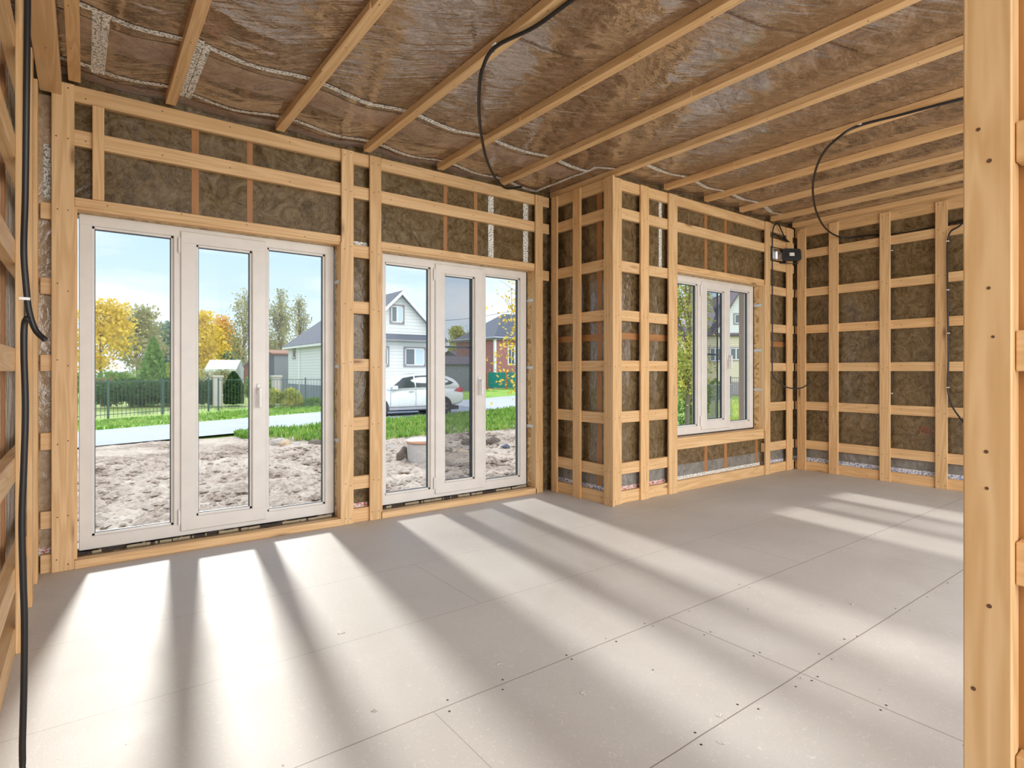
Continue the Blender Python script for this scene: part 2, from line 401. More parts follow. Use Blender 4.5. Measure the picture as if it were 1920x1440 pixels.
strip('film_overlap', ceil, [(-.2, 3.98), (1.5, 4.0), (3.3, 4.03)], .10, FILMC2, -.0018, 'smoother doubled strip of film along the wall')
def wv(pts):
    """tape edges wander a little between battens"""
    out = []
    for (a, b_) in zip(pts[:-1], pts[1:]):
        for k in range(8):
            x = a[0]+(b_[0]-a[0])*k/8; y = a[1]+(b_[1]-a[1])*k/8
            out.append((x, y+.018*noise.noise(Vector((x*3.1, y*3.1, 0)))))
    return out+[pts[-1]]
TL = 'printed grey tape strip'
strip('tape_strip', ceil, wv([(-.2, 3.20), (.36, 3.25), (1.0, 3.265), (1.7, 3.315), (2.3, 3.335), (3.0, 3.36), (3.27, 3.36)]), .042, TAPEC)
strip('tape_strip', ceil, wv([(-.2, 3.84), (.36, 3.84), (.75, 3.90), (1.05, 3.85), (1.7, 3.90), (2.35, 3.92), (2.85, 3.98), (3.30, 4.02)]), .040, TAPEC)
strip('tape_strip', ceil, [(.040, 3.21), (.040, 3.90)], .033, TAPEC); strip('tape_strip', ceil, [(.076, 3.21), (.068, 3.88)], .031, TAPEC, -.0035)
strip('tape_strip', ceil, [(.462, 3.20), (.460, 3.93)], .031, TAPEC); strip('tape_strip', ceil, [(.496, 3.22), (.494, 3.93)], .031, TAPEC, -.0035)
strip('tape_strip', ceil, [(3.27, 4.03), (3.28, 3.25)], .042, TAPEC); strip('tape_strip', ceil, [(3.24, 3.26), (3.47, 3.23)], .036, TAPEC, -.0038)
strip('tape_strip', ceil, [(3.53, 3.20), (3.54, 2.98)], .036, TAPEC)
strip('tape_strip', ceil, wv([(3.52, 3.00), (4.1, 3.01), (4.8, 3.02), (5.4, 3.05), (5.92, 3.12)]), .040, TAPEC, -.0035)
strip('tape_strip', ceil, [(5.90, 3.13), (5.92, 2.60)], .036, TAPEC)
SEAM = flat('brown_string', (.16, .09, .05), .8)
for pts in ([(1.80, 1.62), (2.2, 1.55)], [(2.30, 1.52), (2.82, 1.38)], [(2.92, 1.36), (3.16, 1.28)], [(1.72, 2.25), (2.1, 2.18)]):
    o = strip('string', ceil, pts, .008, SEAM, -.004); o['label'] = 'brown string line under the film'

# ---- ceiling battens
for i, x in enumerate(BATS):
    y1 = 3.985 if x < 3.40 else (4.04 if x < 3.6 else 3.235)
    w = .0275
    if i == 0: nm = 'narrow pine ceiling batten nearest the left wall'
    elif i == len(BATS)-1: nm = 'pine ceiling batten right beside the far right wall'
    else: nm = 'pine ceiling batten, %s in the row counted from the left wall' % (['', 'second', 'third', 'fourth', 'fifth', 'sixth', 'seventh', 'eighth', 'ninth', 'tenth', 'eleventh'][i])
    z0 = 2.703
    nl = [(x+random.uniform(-.015, .015), y, z0) for y in np.arange(.3, y1, .41)]
    mb = MB(); mb.box(x-w, x+w, -.85, y1, z0, CEIL-.001, WY, bev=.002); nailed(mb, nl, (0, 0, -1))
    if i in (2, 4, 5, 7):      # spliced: a second length ends beside the first
        yj = 2.2+.25*i % 1.1; mb.box(x-w-.006, x-w+.004, yj-.3, yj+.35, z0+.001, z0+.03, WY)
    o = mb.build('ceiling_batten', origin=(x, 1.5, z0)); tag(o, nm, 'batten', 'battens across the ceiling')
board('top_beam', XE, XE+.095, -.85, YA-.002, 2.615, 2.70, WY, 'long pine beam running under the ceiling along the left wall', 'beam', nails=[(XE+.05, y, 2.615) for y in np.arange(1.2, 3.9, .45)], n=(0, 0, -1))

# ---- walls: wool behind film, opened for the windows
D1 = (-.05, 1.47, .05, 2.02); D2 = (1.77, 3.26, .05, 2.02); W3 = (4.29, 5.775, .47, 2.02)
def wall_with_holes(name, x0, x1, y0, y1, holes, mat, label, z1=2.80):
    mb = MB(); x = x0
    for (a, b_, c, d) in sorted(holes):
        mb.box(x, a, y0, y1, -.05, z1, mat); mb.box(a, b_, y0, y1, -.05, c, mat); mb.box(a, b_, y0, y1, d, z1, mat); x = b_
    mb.box(x, x1, y0, y1, -.05, z1, mat)
    o = mb.build(name); return tag(o, label, kind='structure')
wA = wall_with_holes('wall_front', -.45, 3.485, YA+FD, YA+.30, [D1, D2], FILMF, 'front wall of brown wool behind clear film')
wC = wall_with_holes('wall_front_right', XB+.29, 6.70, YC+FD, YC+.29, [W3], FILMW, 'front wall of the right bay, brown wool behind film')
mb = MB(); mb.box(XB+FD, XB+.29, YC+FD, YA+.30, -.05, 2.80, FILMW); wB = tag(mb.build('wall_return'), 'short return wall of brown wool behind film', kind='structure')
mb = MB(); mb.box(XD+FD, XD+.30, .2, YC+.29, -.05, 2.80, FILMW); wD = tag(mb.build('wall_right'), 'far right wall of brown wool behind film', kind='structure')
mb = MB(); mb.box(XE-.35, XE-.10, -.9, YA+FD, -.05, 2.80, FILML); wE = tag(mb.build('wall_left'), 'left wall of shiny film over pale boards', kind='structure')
mb = MB(); mb.box(XR+.06, XR+.10, -.9, .385, -.05, 2.80, wood('dark_plywood', 'z', (.50, .25, .08), (.40, .18, .05), .5, False)); wR = tag(mb.build('wall_near_right'), 'near right partition sheathed in dark orange plywood', kind='structure')
def vpart(name, parent, x0, x1, y0, y1, z0, z1, mat, label=None):
    mb = MB(); mb.box(x0, x1, y0, y1, z0, z1, mat); o = mb.build(name, parent)
    if label: o['label'] = label
    return o
fa = YA+FD; fc = YC+FD; fb = XB+FD; fd = XD+FD; fe = XE-.10
for (a, b_) in ((.53, .57), (.85, .885), (2.33, 2.365), (2.625, 2.66)): vpart('stud', wA, a, b_, fa-.002, fa+.01, 2.03, 2.66, STUD, 'orange pine stud showing through the film')
for (a, b_) in ((2.77, 2.825), (3.15, 3.205)): vpart('tape_strip', wA, a, b_, fa-.003, fa+.001, 2.05, 2.62, TAPEC, 'vertical printed grey tape strip')
vpart('tape_strip', wA, 1.55, 1.68, fa-.003, fa+.001, .085, .13, TAPER, 'red printed tape strip'); vpart('tape_strip', wA, 1.55, 1.68, fa-.003, fa+.001, 2.015, 2.055, TAPEC, 'printed grey tape strip')
vpart('tape_strip', wA, -.26, -.14, fa-.003, fa+.001, .085, .13, TAPER, 'red printed tape strip')
vpart('film_strip', wA, -.26, -.12, fa-.002, fa+.001, .1, 2.62, FILMB, 'film over pale boards in the corner')
vpart('tape_strip', wA, -.185, -.155, fa-.004, fa-.001, 2.05, 2.35, TAPEC, 'vertical printed band on the film')
for (a, b_, c, d) in ((4.78, 4.825, 2.03, 2.64), (5.11, 5.155, 2.03, 2.64), (4.78, 4.825, .09, .40), (5.11, 5.155, .09, .40), (5.68, 5.72, .09, .40)):
    vpart('stud', wC, a, b_, fc-.002, fc+.01, c, d, STUD, 'orange pine stud showing through the film')
vpart('film_strip', wC, 4.25, 5.76, fc-.0012, fc+.001, .08, .235, FILMG, 'greyer doubled film strip')
vpart('tape_strip', wC, 4.1, 4.14, fc-.003, fc+.001, 2.02, 2.62, TAPEC, 'vertical printed grey tape strip')
for (a, b_, mt) in ((3.49, 4.2, TAPER), (4.28, 5.76, TAPEC), (5.8, 6.4, TAPEB)): vpart('tape_strip', wC, a, b_, fc-.003, fc+.001, .085, .13, mt, 'printed tape strip along the bottom')
for a, b_ in ((3.5, 4.25), (5.8, 6.44)):
    vpart('film_strip', wC, a, b_, fc-.0012, fc+.001, .08, .24, FILMG, 'greyer doubled film strip')
    vpart('brace', wC, a, b_, fc-.002, fc+.01, 1.37, 1.425, STUDX, 'orange cross brace showing through the film')
mb = MB(); mb.box(fb-.002, fb+.01, 3.46, 3.40, .1, 2.62, STUD); o = mb.build('stud', wB); o['label'] = 'orange pine stud showing through the film'
mb = MB(); mb.box(fb-.0035, fb+.01, 3.34, 4.03, 1.36, 1.415, wood('brace_pine', 'y', (.46, .22, .08), (.36, .16, .055), .5, False)); o = mb.build('brace', wB); o['label'] = 'orange cross brace showing through the film'
mb = MB(); mb.box(fb-.003, fb+.001, 3.3, 4.04, .085, .13, TAPEB); o = mb.build('tape_strip', wB); o['label'] = 'blue printed tape strip'
mb = MB(); mb.box(fb-.0012, fb+.001, 3.3, 4.04, .08, .24, FILMG); o = mb.build('film_strip', wB); o['label'] = 'greyer doubled film strip'
mb = MB(); mb.box(fd-.003, fd+.001, .3, 3.3, .085, .14, TAPEB); o = mb.build('tape_strip', wD); o['label'] = 'blue printed tape strip'
mb = MB(); mb.box(fd-.0012, fd+.001, .3, 3.3, .08, .24, FILMG); o = mb.build('film_strip', wD); o['label'] = 'greyer doubled film strip'
RED = flat('red_marker', (.55, .10, .08), .6)
mb = MB()
for st in ([(0, 0), (0, .07), (.045, 0), (.045, .07)], [(.11, .06), (.075, .055), (.065, .025), (.085, 0), (.11, .01)]):
    mb.tube([(fd-.002, 2.06-a, .50+z) for a, z in st], .0035, RED, 5, 1)
o = mb.build('marker_note', wD); o['label'] = 'small red marker scribble on the film'
# left wall: studs seen under the film
for y in (1.5, 2.1, 2.62, 3.36):
    mb = MB(); mb.box(fe-.01, fe+.012, y, y+.045, 0, 2.7, STUD); o = mb.build('stud', wE); o['label'] = 'orange pine stud of the left wall'

# ---- vertical boards
VW = {'front': 'front wall', 'return': 'short return wall', 'bay': 'front wall of the right bay', 'right': 'far right wall', 'left': 'left wall', 'near': 'near right partition'}
def rownails_x(x, y, rows=ROWS):  return [(x+dx, y, z) for (a, b_) in rows for dx, z in ((-.022+random.uniform(-.008, .008), (a+b_)/2+random.uniform(-.02, .02)), (.022, (a+b_)/2+random.uniform(-.025, .025)))]
def vx(x0, x1, y, wall, label, z0=0, z1=2.69, rows=ROWS):
    board('upright_board', x0, x1, y, y+TH1, z0, z1, WZ, label, 'board', 'upright pine boards on the walls', rownails_x((x0+x1)/2, y, [r for r in rows if r[0] > z0-.05]))
def vy(y0, y1, x, side, label, z0=0, z1=2.69):
    nl = [(x, p[0], p[2]) for p in rownails_x((y0+y1)/2, 0)]
    board('upright_board', x, x-side*TH1, y0, y1, z0, z1, WZ, label, 'board', 'upright pine boards on the walls', nl, (side, 0, 0))
vx(-.15, -.05, YA, 'front', 'wide upright pine board left of the large glazed door')
vx(.03, .085, YA, 'front', 'short narrow upright above the left end of the first glazed door', 2.07, 2.60, [])
vx(1.463, 1.552, YA, 'front', 'upright pine board on the left of the pier between the two glazed doors')
vx(1.675, 1.765, YA, 'front', 'upright pine board on the right of the pier between the two glazed doors')
vx(3.245, 3.33, YA, 'front', 'upright pine board right of the second glazed door')
vy(3.905, 3.985, XB, -1, 'upright pine board in the inner corner of the return wall')
vy(3.60, 3.695, XB, -1, 'upright pine board in the middle of the return wall')
vy(3.215, 3.32, XB, -1, 'upright pine board on the return wall at the protruding corner')
vx(3.442, 3.552, YC-.0, 'bay', 'upright pine board at the protruding corner, facing the camera')
vx(3.79, 3.895, YC, 'bay', 'upright pine board between the protruding corner and the smaller window')
vx(4.165, 4.285, YC, 'bay', 'upright pine board at the left edge of the smaller window')
vx(5.775, 5.865, YC, 'bay', 'upright pine board at the right edge of the smaller window, beside black cable')
vx(6.22, 6.335, YC, 'bay', 'upright pine board beside the floodlight at the far corner')
vy(3.13, 3.225, XD, -1, 'upright pine board on the far right wall, in the far corner')
vy(2.79, 2.885, XD, -1, 'upright pine board on the far right wall, second from the far corner')
vy(2.30, 2.395, XD, -1, 'upright pine board on the far right wall, third from the far corner')
vy(1.83, 1.925, XD, -1, 'upright pine board on far right wall, fourth from corner, cable beside it')
for y, t_ in ((3.83, 'in the corner by the glazed door'), (3.47, 'second from the corner'), (2.93, 'third from the corner, nearest the camera')):
    vy(y, y+.088, XE, 1, 'upright pine board on the left wall, '+t_, 0, 2.61)
# near post
mb = MB(); mb.box(XR, XR+.045, .316, .396, 0, 2.70, wood('post_pine', 'z', (.86, .61, .34), (.62, .37, .15), .5), bev=.003)
KN = flat('dark_knot', (.13, .06, .03), .6)
for (y, z, r) in ((.352, 1.53, .0045), (.353, 1.27, .0035), (.357, .935, .004), (.346, 1.17, .003), (.356, .86, .0035), (.352, .62, .0045), (.378, .44, .0045), (.350, .22, .004), (.349, .17, .004), (.37, 1.60, .004)):
    mb.disc((XR-.0008, y, z), (-1, 0, 0), r, KN, 10)
tag(mb.build('near_post', origin=(XR, .356, 0)), 'wide pine post close to the camera at the right edge', 'post')
for i, (a, b_) in enumerate(ROWS[1:6]):
    board('horizontal_rail', XR+.018, XR+.058, -.85, .315, a, b_-.008, WY, 'horizontal pine rail behind the near post, %s up from the floor' % ORD[i].replace('lowest', 'first'), 'rail', 'horizontal rails behind the near post')
board('upright_board', XR+.047, XR+.059, .318, .385, 0, 2.70, WZ, 'pine board tucked against the back of the near post', 'board')

# ---- horizontal rails
def rx(x0, x1, yf, z0, z1, label, group, lip=True):
    nl = [(x, yf+TH1, (z0+z1)/2+random.uniform(-.02, .02)) for x in np.arange(x0+.15, x1, .37)] if x1-x0 > .5 else None
    return board('horizontal_rail', x0, x1, yf+TH1, yf+TH1+TH2, z0, z1, WX, label, 'rail', group, nl)
def ry(y0, y1, xf, side, z0, z1, label, group):
    a = xf-side*TH1; b_ = xf-side*(TH1+TH2)
    nl = [(a, y, (z0+z1)/2+random.uniform(-.02, .02)) for y in np.arange(y0+.1, y1, .31)]
    return board('horizontal_rail', a, b_, y0, y1, z0, z1, WY, label, 'rail', group, nl, (side, 0, 0))
def o_(i): return ['at the floor', 'second up from the floor', 'third up from the floor', 'fourth up from the floor', 'fifth up from the floor', 'sixth up from the floor', 'seventh up from the floor', 'at the ceiling'][i]
GA = 'horizontal rails on the front wall'
rx(-.15, XB, YA, 2.605, 2.695, 'long pine top rail above both glazed doors, right under the ceiling', GA)
rx(-.15, XB, YA, 2.36, 2.45, 'long pine rail crossing above both glazed doors, below the top rail', GA)
rx(D1[0], D1[1], YA, 2.022, 2.072, 'pine rail directly above the first, left glazed door', GA)
rx(D2[0], D2[1], YA, 2.022, 2.072, 'pine rail directly above the second glazed door', GA)
for i, (a, b_) in enumerate(ROWS[:6]):
    rx(D1[1]+.002, D2[0]-.002, YA, a, b_, 'short pine rail in the pier between the doors, '+o_(i), 'short rails in the pier between the doors')
for i, (a, b_) in enumerate(ROWS[:6]):
    rx(XE+.002, -.062, YA, a, b_, 'short pine rail stub in the left corner, '+o_(i), 'rail stubs in the left corner')
rx(3.262, XB-.0, YA, ROWS[5][0], ROWS[5][1], 'short pine rail stub in the inner corner right of the second glazed door', GA)
for i, (a, b_) in enumerate(ROWS):
    s_ = random.uniform(-.012, .012)
    ry(YC+.0215, YA-.001 if 0 else YA+.018, XB, -1, a+s_ if 0 < i < 7 else a, b_+s_ if 0 < i < 7 else b_-.003, 'pine rail on the short return wall, '+o_(i), 'horizontal rails on the return wall')
GC = 'horizontal rails in the right bay'
rx(XB+TH1+.041, XD-.001, YC, 2.605, 2.695, 'long pine top rail above the smaller window, right under the ceiling', GC)
rx(XB+TH1+.041, 5.88, YC, 2.37, 2.46, 'long pine rail crossing above the smaller window, below the top rail', GC)
rx(W3[0], W3[1], YC, 2.022, 2.072, 'pine rail directly above the smaller window', GC)
rx(W3[0], W3[1], YC, .385, .468, 'pine rail directly below the smaller window', GC)
rx(W3[0], W3[1], YC, 0, .10, 'pine rail on the floor below the smaller window', GC)
for i, (a, b_) in enumerate(ROWS[:6]):
    rx(XB+TH1+.041, W3[0]-.002, YC, a, b_, 'pine rail left of the smaller window, '+o_(i), 'rails left of the smaller window')
    rx(W3[1]+.002, XD-.001, YC, a, b_, 'pine rail between the smaller window and the far corner, '+o_(i), 'rails between window and far corner')
rx(5.88, XD-.001, YC, 2.45, 2.54, 'pine rail above the floodlight in the far corner', GC); rx(5.88, XD-.001, YC, 2.20, 2.29, 'pine rail just below the floodlight in the far corner', GC)
for i, (a, b_) in enumerate(ROWS):
    ry(.25, YC+.018, XD, -1, a, b_+(.02 if i == 7 else 0)-.001, 'long pine rail on the far right wall, '+o_(i), 'horizontal rails on the far right wall')
for i, (a, b_) in enumerate(ROWS[:7]):
    ry(-.85, YA+.018, XE, 1, a, b_, 'long pine rail on the left wall, '+o_(i), 'horizontal rails on the left wall')

# ---- windows
def glazed(name, x0, x1, z0, z1, yi, splits, label, handle_z, net_z=None, leg=.0):
    """three-light unit: fixed | opening sash | fixed. splits = glass edges (x, x, x, x, x, x)"""
    root = empty(name, ((x0+x1)/2, yi, z0)); tag(root, label, kind='structure')
    off = Vector(root.location)
    def B(mb, nm, lab=None, parent=None, bevel=0):
        o = mb.build(nm); o.parent = parent or root; o.matrix_parent_inverse = Matrix.Translation(-off); 
        if lab: o['label'] = lab
        return o
    g0, g1, g2, g3, g4, g5 = splits; yo = yi+.07
    zb, zt = z0+.075, z1-.065
    mb = MB()
    bv = .004
    mb.box(x0, x1, yi, yo, z0, zb, PVC, bev=bv); mb.box(x0, x1, yi, yo, zt, z1, PVC, bev=bv)
    mb.box(x0, g0, yi+.0005, yo, zb-.006, zt+.006, PVC, bev=bv); mb.box(g5, x1, yi+.0005, yo, zb-.006, zt+.006, PVC, bev=bv)
    ma = (g1, g2-.065); mc = (g3+.075, g4)
    mb.box(ma[0], ma[1]+.02, yi+.0005, yo, zb-.006, zt+.006, PVC, bev=bv); mb.box(mc[0]-.02, mc[1], yi+.0005, yo, zb-.006, zt+.006, PVC, bev=bv)
    # glazing beads of the fixed lights
    fr = B(mb, 'frame')
    for (a, b_) in ((g0, g1), (g4, g5)):
        mb = MB(); r = .012; yb = yi+.018
        mb.box(a, a+r, yb, yb+.02, zb, zt, PVC); mb.box(b_-r, b_, yb, yb+.02, zb, zt, PVC); mb.box(a, b_, yb, yb+.02, zb, zb+r, PVC); mb.box(a, b_, yb, yb+.02, zt-r, zt, PVC)
        e = .004
        mb.box(a+r, a+r+e, yb+.012, yb+.032, zb+r, zt-r, GASK); mb.box(b_-r-e, b_-r, yb+.012, yb+.032, zb+r, zt-r, GASK)
        mb.box(a+r, b_-r, yb+.012, yb+.032, zb+r, zb+r+e, GASK); mb.box(a+r, b_-r, yb+.012, yb+.032, zt-r-e, zt-r, GASK)
        B(mb, 'glazing_bead')
        mb = MB(); mb.box(a+.006, b_-.006, yb+.022, yb+.026, zb+.004, zt-.004, GLASS); B(mb, 'glass_pane')
    # opening sash, proud of the frame
    sx0, sx1, sz0, sz1 = g2-.088, g3+.088, z0+.030, z1-.030; ys = yi-.014; yt = ys+.06
    mb = MB(); gz0, gz1 = sz0+.085, sz1-.075
    mb.box(sx0, sx1, ys, yt, sz0, gz0, PVC, bev=bv); mb.box(sx0, sx1, ys, yt, gz1, sz1, PVC, bev=bv)
    mb.box(sx0, g2, ys+.0006, yt, gz0-.006, gz1+.006, PVC, bev=bv); mb.box(g3, sx1, ys+.0006, yt, gz0-.006, gz1+.006, PVC, bev=bv)
    sash = B(mb, 'opening_sash')
    mb = MB(); r = .012; e = .004; yb = ys+.02
    for (a, b_, c, d) in ((g2, g2+r, gz0, gz1), (g3-r, g3, gz0, gz1), (g2, g3, gz0, gz0+r), (g2, g3, gz1-r, gz1)): mb.box(a, b_, yb, yb+.018, c, d, PVC)
    for (a, b_, c, d) in ((g2+r, g2+r+e, gz0+r, gz1-r), (g3-r-e, g3-r, gz0+r, gz1-r), (g2+r, g3-r, gz0+r, gz0+r+e), (g2+r, g3-r, gz1-r-e, gz1-r)): mb.box(a, b_, yb+.01, yb+.03, c, d, GASK)
    o = mb.build('glazing_bead'); o.parent = sash
    mb = MB(); mb.box(g2+.006, g3-.006, yb+.022, yb+.026, gz0+.004, gz1-.004, GLASS); o = mb.build('glass_pane'); o.parent = sash
    mb = MB()
    hx = g3+.040; hz = handle_z
    mb.box(hx-.013, hx+.013, ys-.008, ys, hz-.035, hz+.035, WHITEM, bev=.003); mb.tube([(hx, ys-.005, hz), (hx, ys-.045, hz)], .009, WHITEM, 8, 1)
    mb.box(hx-.0105, hx+.0105, ys-.056, ys-.040, hz-.125, hz+.012, WHITEM, bev=.004)
    o = mb.build('handle'); o.parent = sash; o['label'] = 'white window handle'
    for hz in (sz0+.09, sz1-.09):
        mb = MB(); mb.tube([(sx0-.008, ys+.004, hz-.04), (sx0-.008, ys+.004, hz+.04)], .007, WHITEM, 8, 1); mb.box(sx0-.012, sx0-.004, ys, ys+.012, hz-.05, hz+.05, WHITEM)
        o = mb.build('hinge'); o.parent = sash
    if net_z:
        mb = MB(); mb.box(g2-.01, g3+.012, yo+.002, yo+.014, net_z-.008, net_z+.008, GASK)
        for (a, b_) in ((g2-.012, g2-.002), (g3+.002, g3+.014)): mb.box(a, b_, yo+.002, yo+.014, gz0-.02, gz1+.02, GASK)
        B(mb, 'insect_screen_frame', 'thin dark frame and cross bar of the insect screen')
        mb = MB(); mb.box(g2-.004, g3+.004, yo+.007, yo+.009, gz0-.01, gz1+.01, NET); B(mb, 'insect_screen_mesh', 'fine dark insect mesh')
    return root
g = glazed('door_1', -.032, 1.452, .065, 2.010, YA+.13, (.030, .440, .565, .895, .995, 1.390), 'tall white three-part glazed door on the left, mud yard and conifer outside', .98)
g = glazed('door_2', 1.792, 3.242, .065, 2.010, YA+.13, (1.855, 2.250, 2.375, 2.672, 2.790, 3.172), 'tall white three-part glazed door on the right, white car outside', 1.02, 1.305)
g = glazed('window_1', 4.315, 5.752, .495, 2.012, YC+.13, (4.38, 4.775, 4.905, 5.205, 5.320, 5.690), 'white three-part window in the right bay', 1.25, 1.27)

def reveals(tagname, hole, yf, yout, label, parent):
    x0, x1, z0, z1 = hole; yi = yf+.02
    mb = MB(); t = .012; ya, yb = yi, yf+.129
    # inner reveal boards, pale timber then OSB edge, foam and brackets
    mb.box(x1-t, x1, ya+.05, yb, z0, z1, OSB); mb.box(x0, x0+t, ya+.05, yb, z0, z1, OSB); mb.box(x0+t, x1-t, ya+.05, yb, z1-t, z1, OSB)
    o = mb.build('reveal_lining', parent); o['label'] = 'rough OSB lining of the opening'
    mb = MB(); mb.box(x1-t-.001, x1+.012, yi-.019, ya+.052, z0, z1, WZ); mb.box(x0-.005, x0+t, yi-.0, ya+.052, z0, z1, WZ); mb.box(x0, x1, yi+.002, ya+.052, z1-t-.002, z1+.001, WX)
    o = mb.build('reveal_edge', parent)
    mb = MB(); yq = yf+.20
    mb.box(x1-.004, x1+.03, yq+.001, yout+.02, z0-.03, z1+.03, REVEAL); mb.box(x0-.03, x0+.004, yq+.001, yout+.02, z0-.03, z1+.03, REVEAL)
    mb.box(x0-.03, x1+.03, yq+.001, yout+.02, z1-.004, z1+.03, REVEAL); mb.box(x0-.03, x1+.03, yq+.001, yout+.04, z0-.03, z0+.012, REVEAL)
    o = mb.build('outer_reveal', parent); o['label'] = 'grey brown outer reveal boards'
    mb = MB()
    rr = random.Random(3)
    for k in range(60):
        x = rr.uniform(x0+.02, x1-.02); mb.box(-.03, .03, -.012, .012, -.006, .008, FOAM if rr.random() < .6 else DARKGAP, Matrix.Translation((x, yf+.118+rr.uniform(-.008, .004), z0+.006)) @ Matrix.Rotation(rr.uniform(-.2, .2), 4, 'Z'))
    mb.box(x0+.002, x1-.002, yf+.125, yf+.19, z0+.0, z0+.014, DARKGAP)
    o = mb.build('foam_bead', parent); o['label'] = 'ragged mounting foam under the frame'
    mb = MB()
    for z in (z0+.28*(z1-z0), z0+.55*(z1-z0), z0+.86*(z1-z0)):
        mb.box(x1-t-.004, x1-t, ya+.02, yb, z-.012, z+.012, ALU)
    o = mb.build('bracket', parent); o['label'] = 'small metal fixing brackets on the reveal'
reveals('a', D1, YA, YA+.30, '', wA); reveals('b', D2, YA, YA+.30, '', wA); reveals('c', W3, YC, YC+.29, '', wC)
for (h, yf, lb) in ((D1, YA, 'pine sill board on the floor under the first glazed door'), (D2, YA, 'pine sill board on the floor under the second glazed door')):
    board('sill_board', h[0]+.001, h[1]-.001, yf+.0, yf+.10, 0, .048, WX, lb, 'sill board', 'sill boards under the doors')
SILLTOP = flat('pale_sill_top', (.80, .76, .70), .5)
board('sill_board', W3[0]+.001, W3[1]-.001, YC+.019, YC+.12, .469, .487, WX, 'thin pale sill board under the smaller window', 'sill board')

# ---- cables
def cable(name, pts, r, label, clips=None, cat='cable', root=None):
    mb = MB(); mb.tube(pts, r, BLACK, 10, 8)
    o = mb.build(name, origin=pts[0], smooth=True)
    tag(o, label, cat)
    if clips:
        for c in clips:
            m2 = MB(); c = Vector(c); m2.box(-.012, .012, -r*1.35, r*1.35, -.004, .004, WHITEM, Matrix.Translation(c), bev=.001)
            q = m2.build('cable_clip'); q.parent = o; q.matrix_parent_inverse = Matrix.Translation(-Vector(pts[0]))
    return o
# left hoses hanging beside the left wall
cable('black_hose', [(-.127, 2.05, 2.70), (-.127, 2.05, 2.3), (-.129, 2.04, 1.9), (-.134, 2.075, 1.6), (-.137, 2.07, 1.44), (-.133, 2.07, 1.35), (-.126, 2.07, 1.27), (-.112, 2.07, 1.215), (-.090, 2.06, 1.187)], .0078,
      'black hose hanging from the ceiling beside the left wall, its cut end curling out', [(-.135, 2.072, 1.30)])
cable('black_hose', [(-.126, 2.02, 1.245), (-.133, 2.03, 1.225), (-.134, 2.03, 1.15), (-.131, 2.03, 1.0), (-.134, 2.03, .85), (-.138, 2.03, .7), (-.136, 2.03, .55), (-.133, 2.03, .42), (-.134, 2.03, .25), (-.137, 2.03, .10), (-.138, 2.02, .012), (-.15, 1.95, .0085)], .0078,
      'black hose running down to the floor beside the left wall', None)
z = 2.69
cable('black_cable', [(1.68, 1.2, z), (1.675, 1.5, z), (1.668, 1.85, z), (1.655, 2.05, z-.005), (1.60, 2.28, z-.01)]+[at(u, d, v=v) for u, v, d in ((905, 128, 2.86), (899, 165, 2.98), (898, 205, 3.2), (902, 250, 3.55), (912, 298, 4.0), (928, 333, 4.45), (945, 351, 4.75), (960, 353, 4.86), (978, 350, 4.93))], .0095,
      'thick black cable tied to a ceiling batten, then looping down towards the inner corner', [(1.60, 2.28, 2.69)])
cable('black_cable', [(4.22, .55, z), (4.16, .9, z), (4.09, 1.15, z), (4.05, 1.40, z), (4.00, 1.62, z-.005), ]+[at(u, d, v=v) for u, v, d in ((1572, 258, 3.76), (1545, 285, 3.98), (1529, 320, 4.3), (1524, 358, 4.75), (1531, 398, 5.25), (1547, 427, 5.7), (1568, 442, 5.98), (1590, 446, 5.99))]+[(6.437, 2.52, 2.497), (6.437, 2.2, 2.455), (6.437, 1.9, 2.47), (6.437, 1.4, 2.50)], .0085,
      'black cable hanging from the ceiling and swooping to the far right wall', [(4.005, 1.61, 2.69)])
cable('black_cable', [(6.437, 1.3, 2.53), (6.40, 1.60, 2.50), (6.385, 1.74, 2.42), (6.378, 1.815, 2.34), (6.378, 1.822, 2.0), (6.378, 1.818, 1.6), (6.378, 1.815, 1.2), (6.378, 1.82, .95), (6.37, 1.79, .80), (6.365, 1.74, .70), (6.36, 1.66, .60), (6.37, 1.58, .56)], .0075,
      'black cable running down beside the fourth upright of the far right wall', [(6.378, 1.82, 2.30), (6.378, 1.82, 1.85), (6.378, 1.815, 1.45), (6.378, 1.818, .95)])
cable('thin_black_cable', [(6.437, 2.26, 2.45), (6.43, 2.285, 2.36), (6.428, 2.294, 2.25), (6.428, 2.294, 1.7), (6.428, 2.294, 1.2), (6.428, 2.288, .98), (6.428, 2.294, .86), (6.428, 2.294, .45)], .004,
      'thin black cable dropping behind the third upright of the far right wall', [(6.42, 2.29, 2.30), (6.42, 2.29, 1.56), (6.42, 2.29, .88)])
cable('thin_black_cable', [(6.437, 3.14, 2.42), (6.437, 2.95, 2.415), (6.437, 2.7, 2.395), (6.437, 2.5, 2.39), (6.437, 2.2, 2.42)], .006, 'thin black cable lying behind the rail on the far right wall')
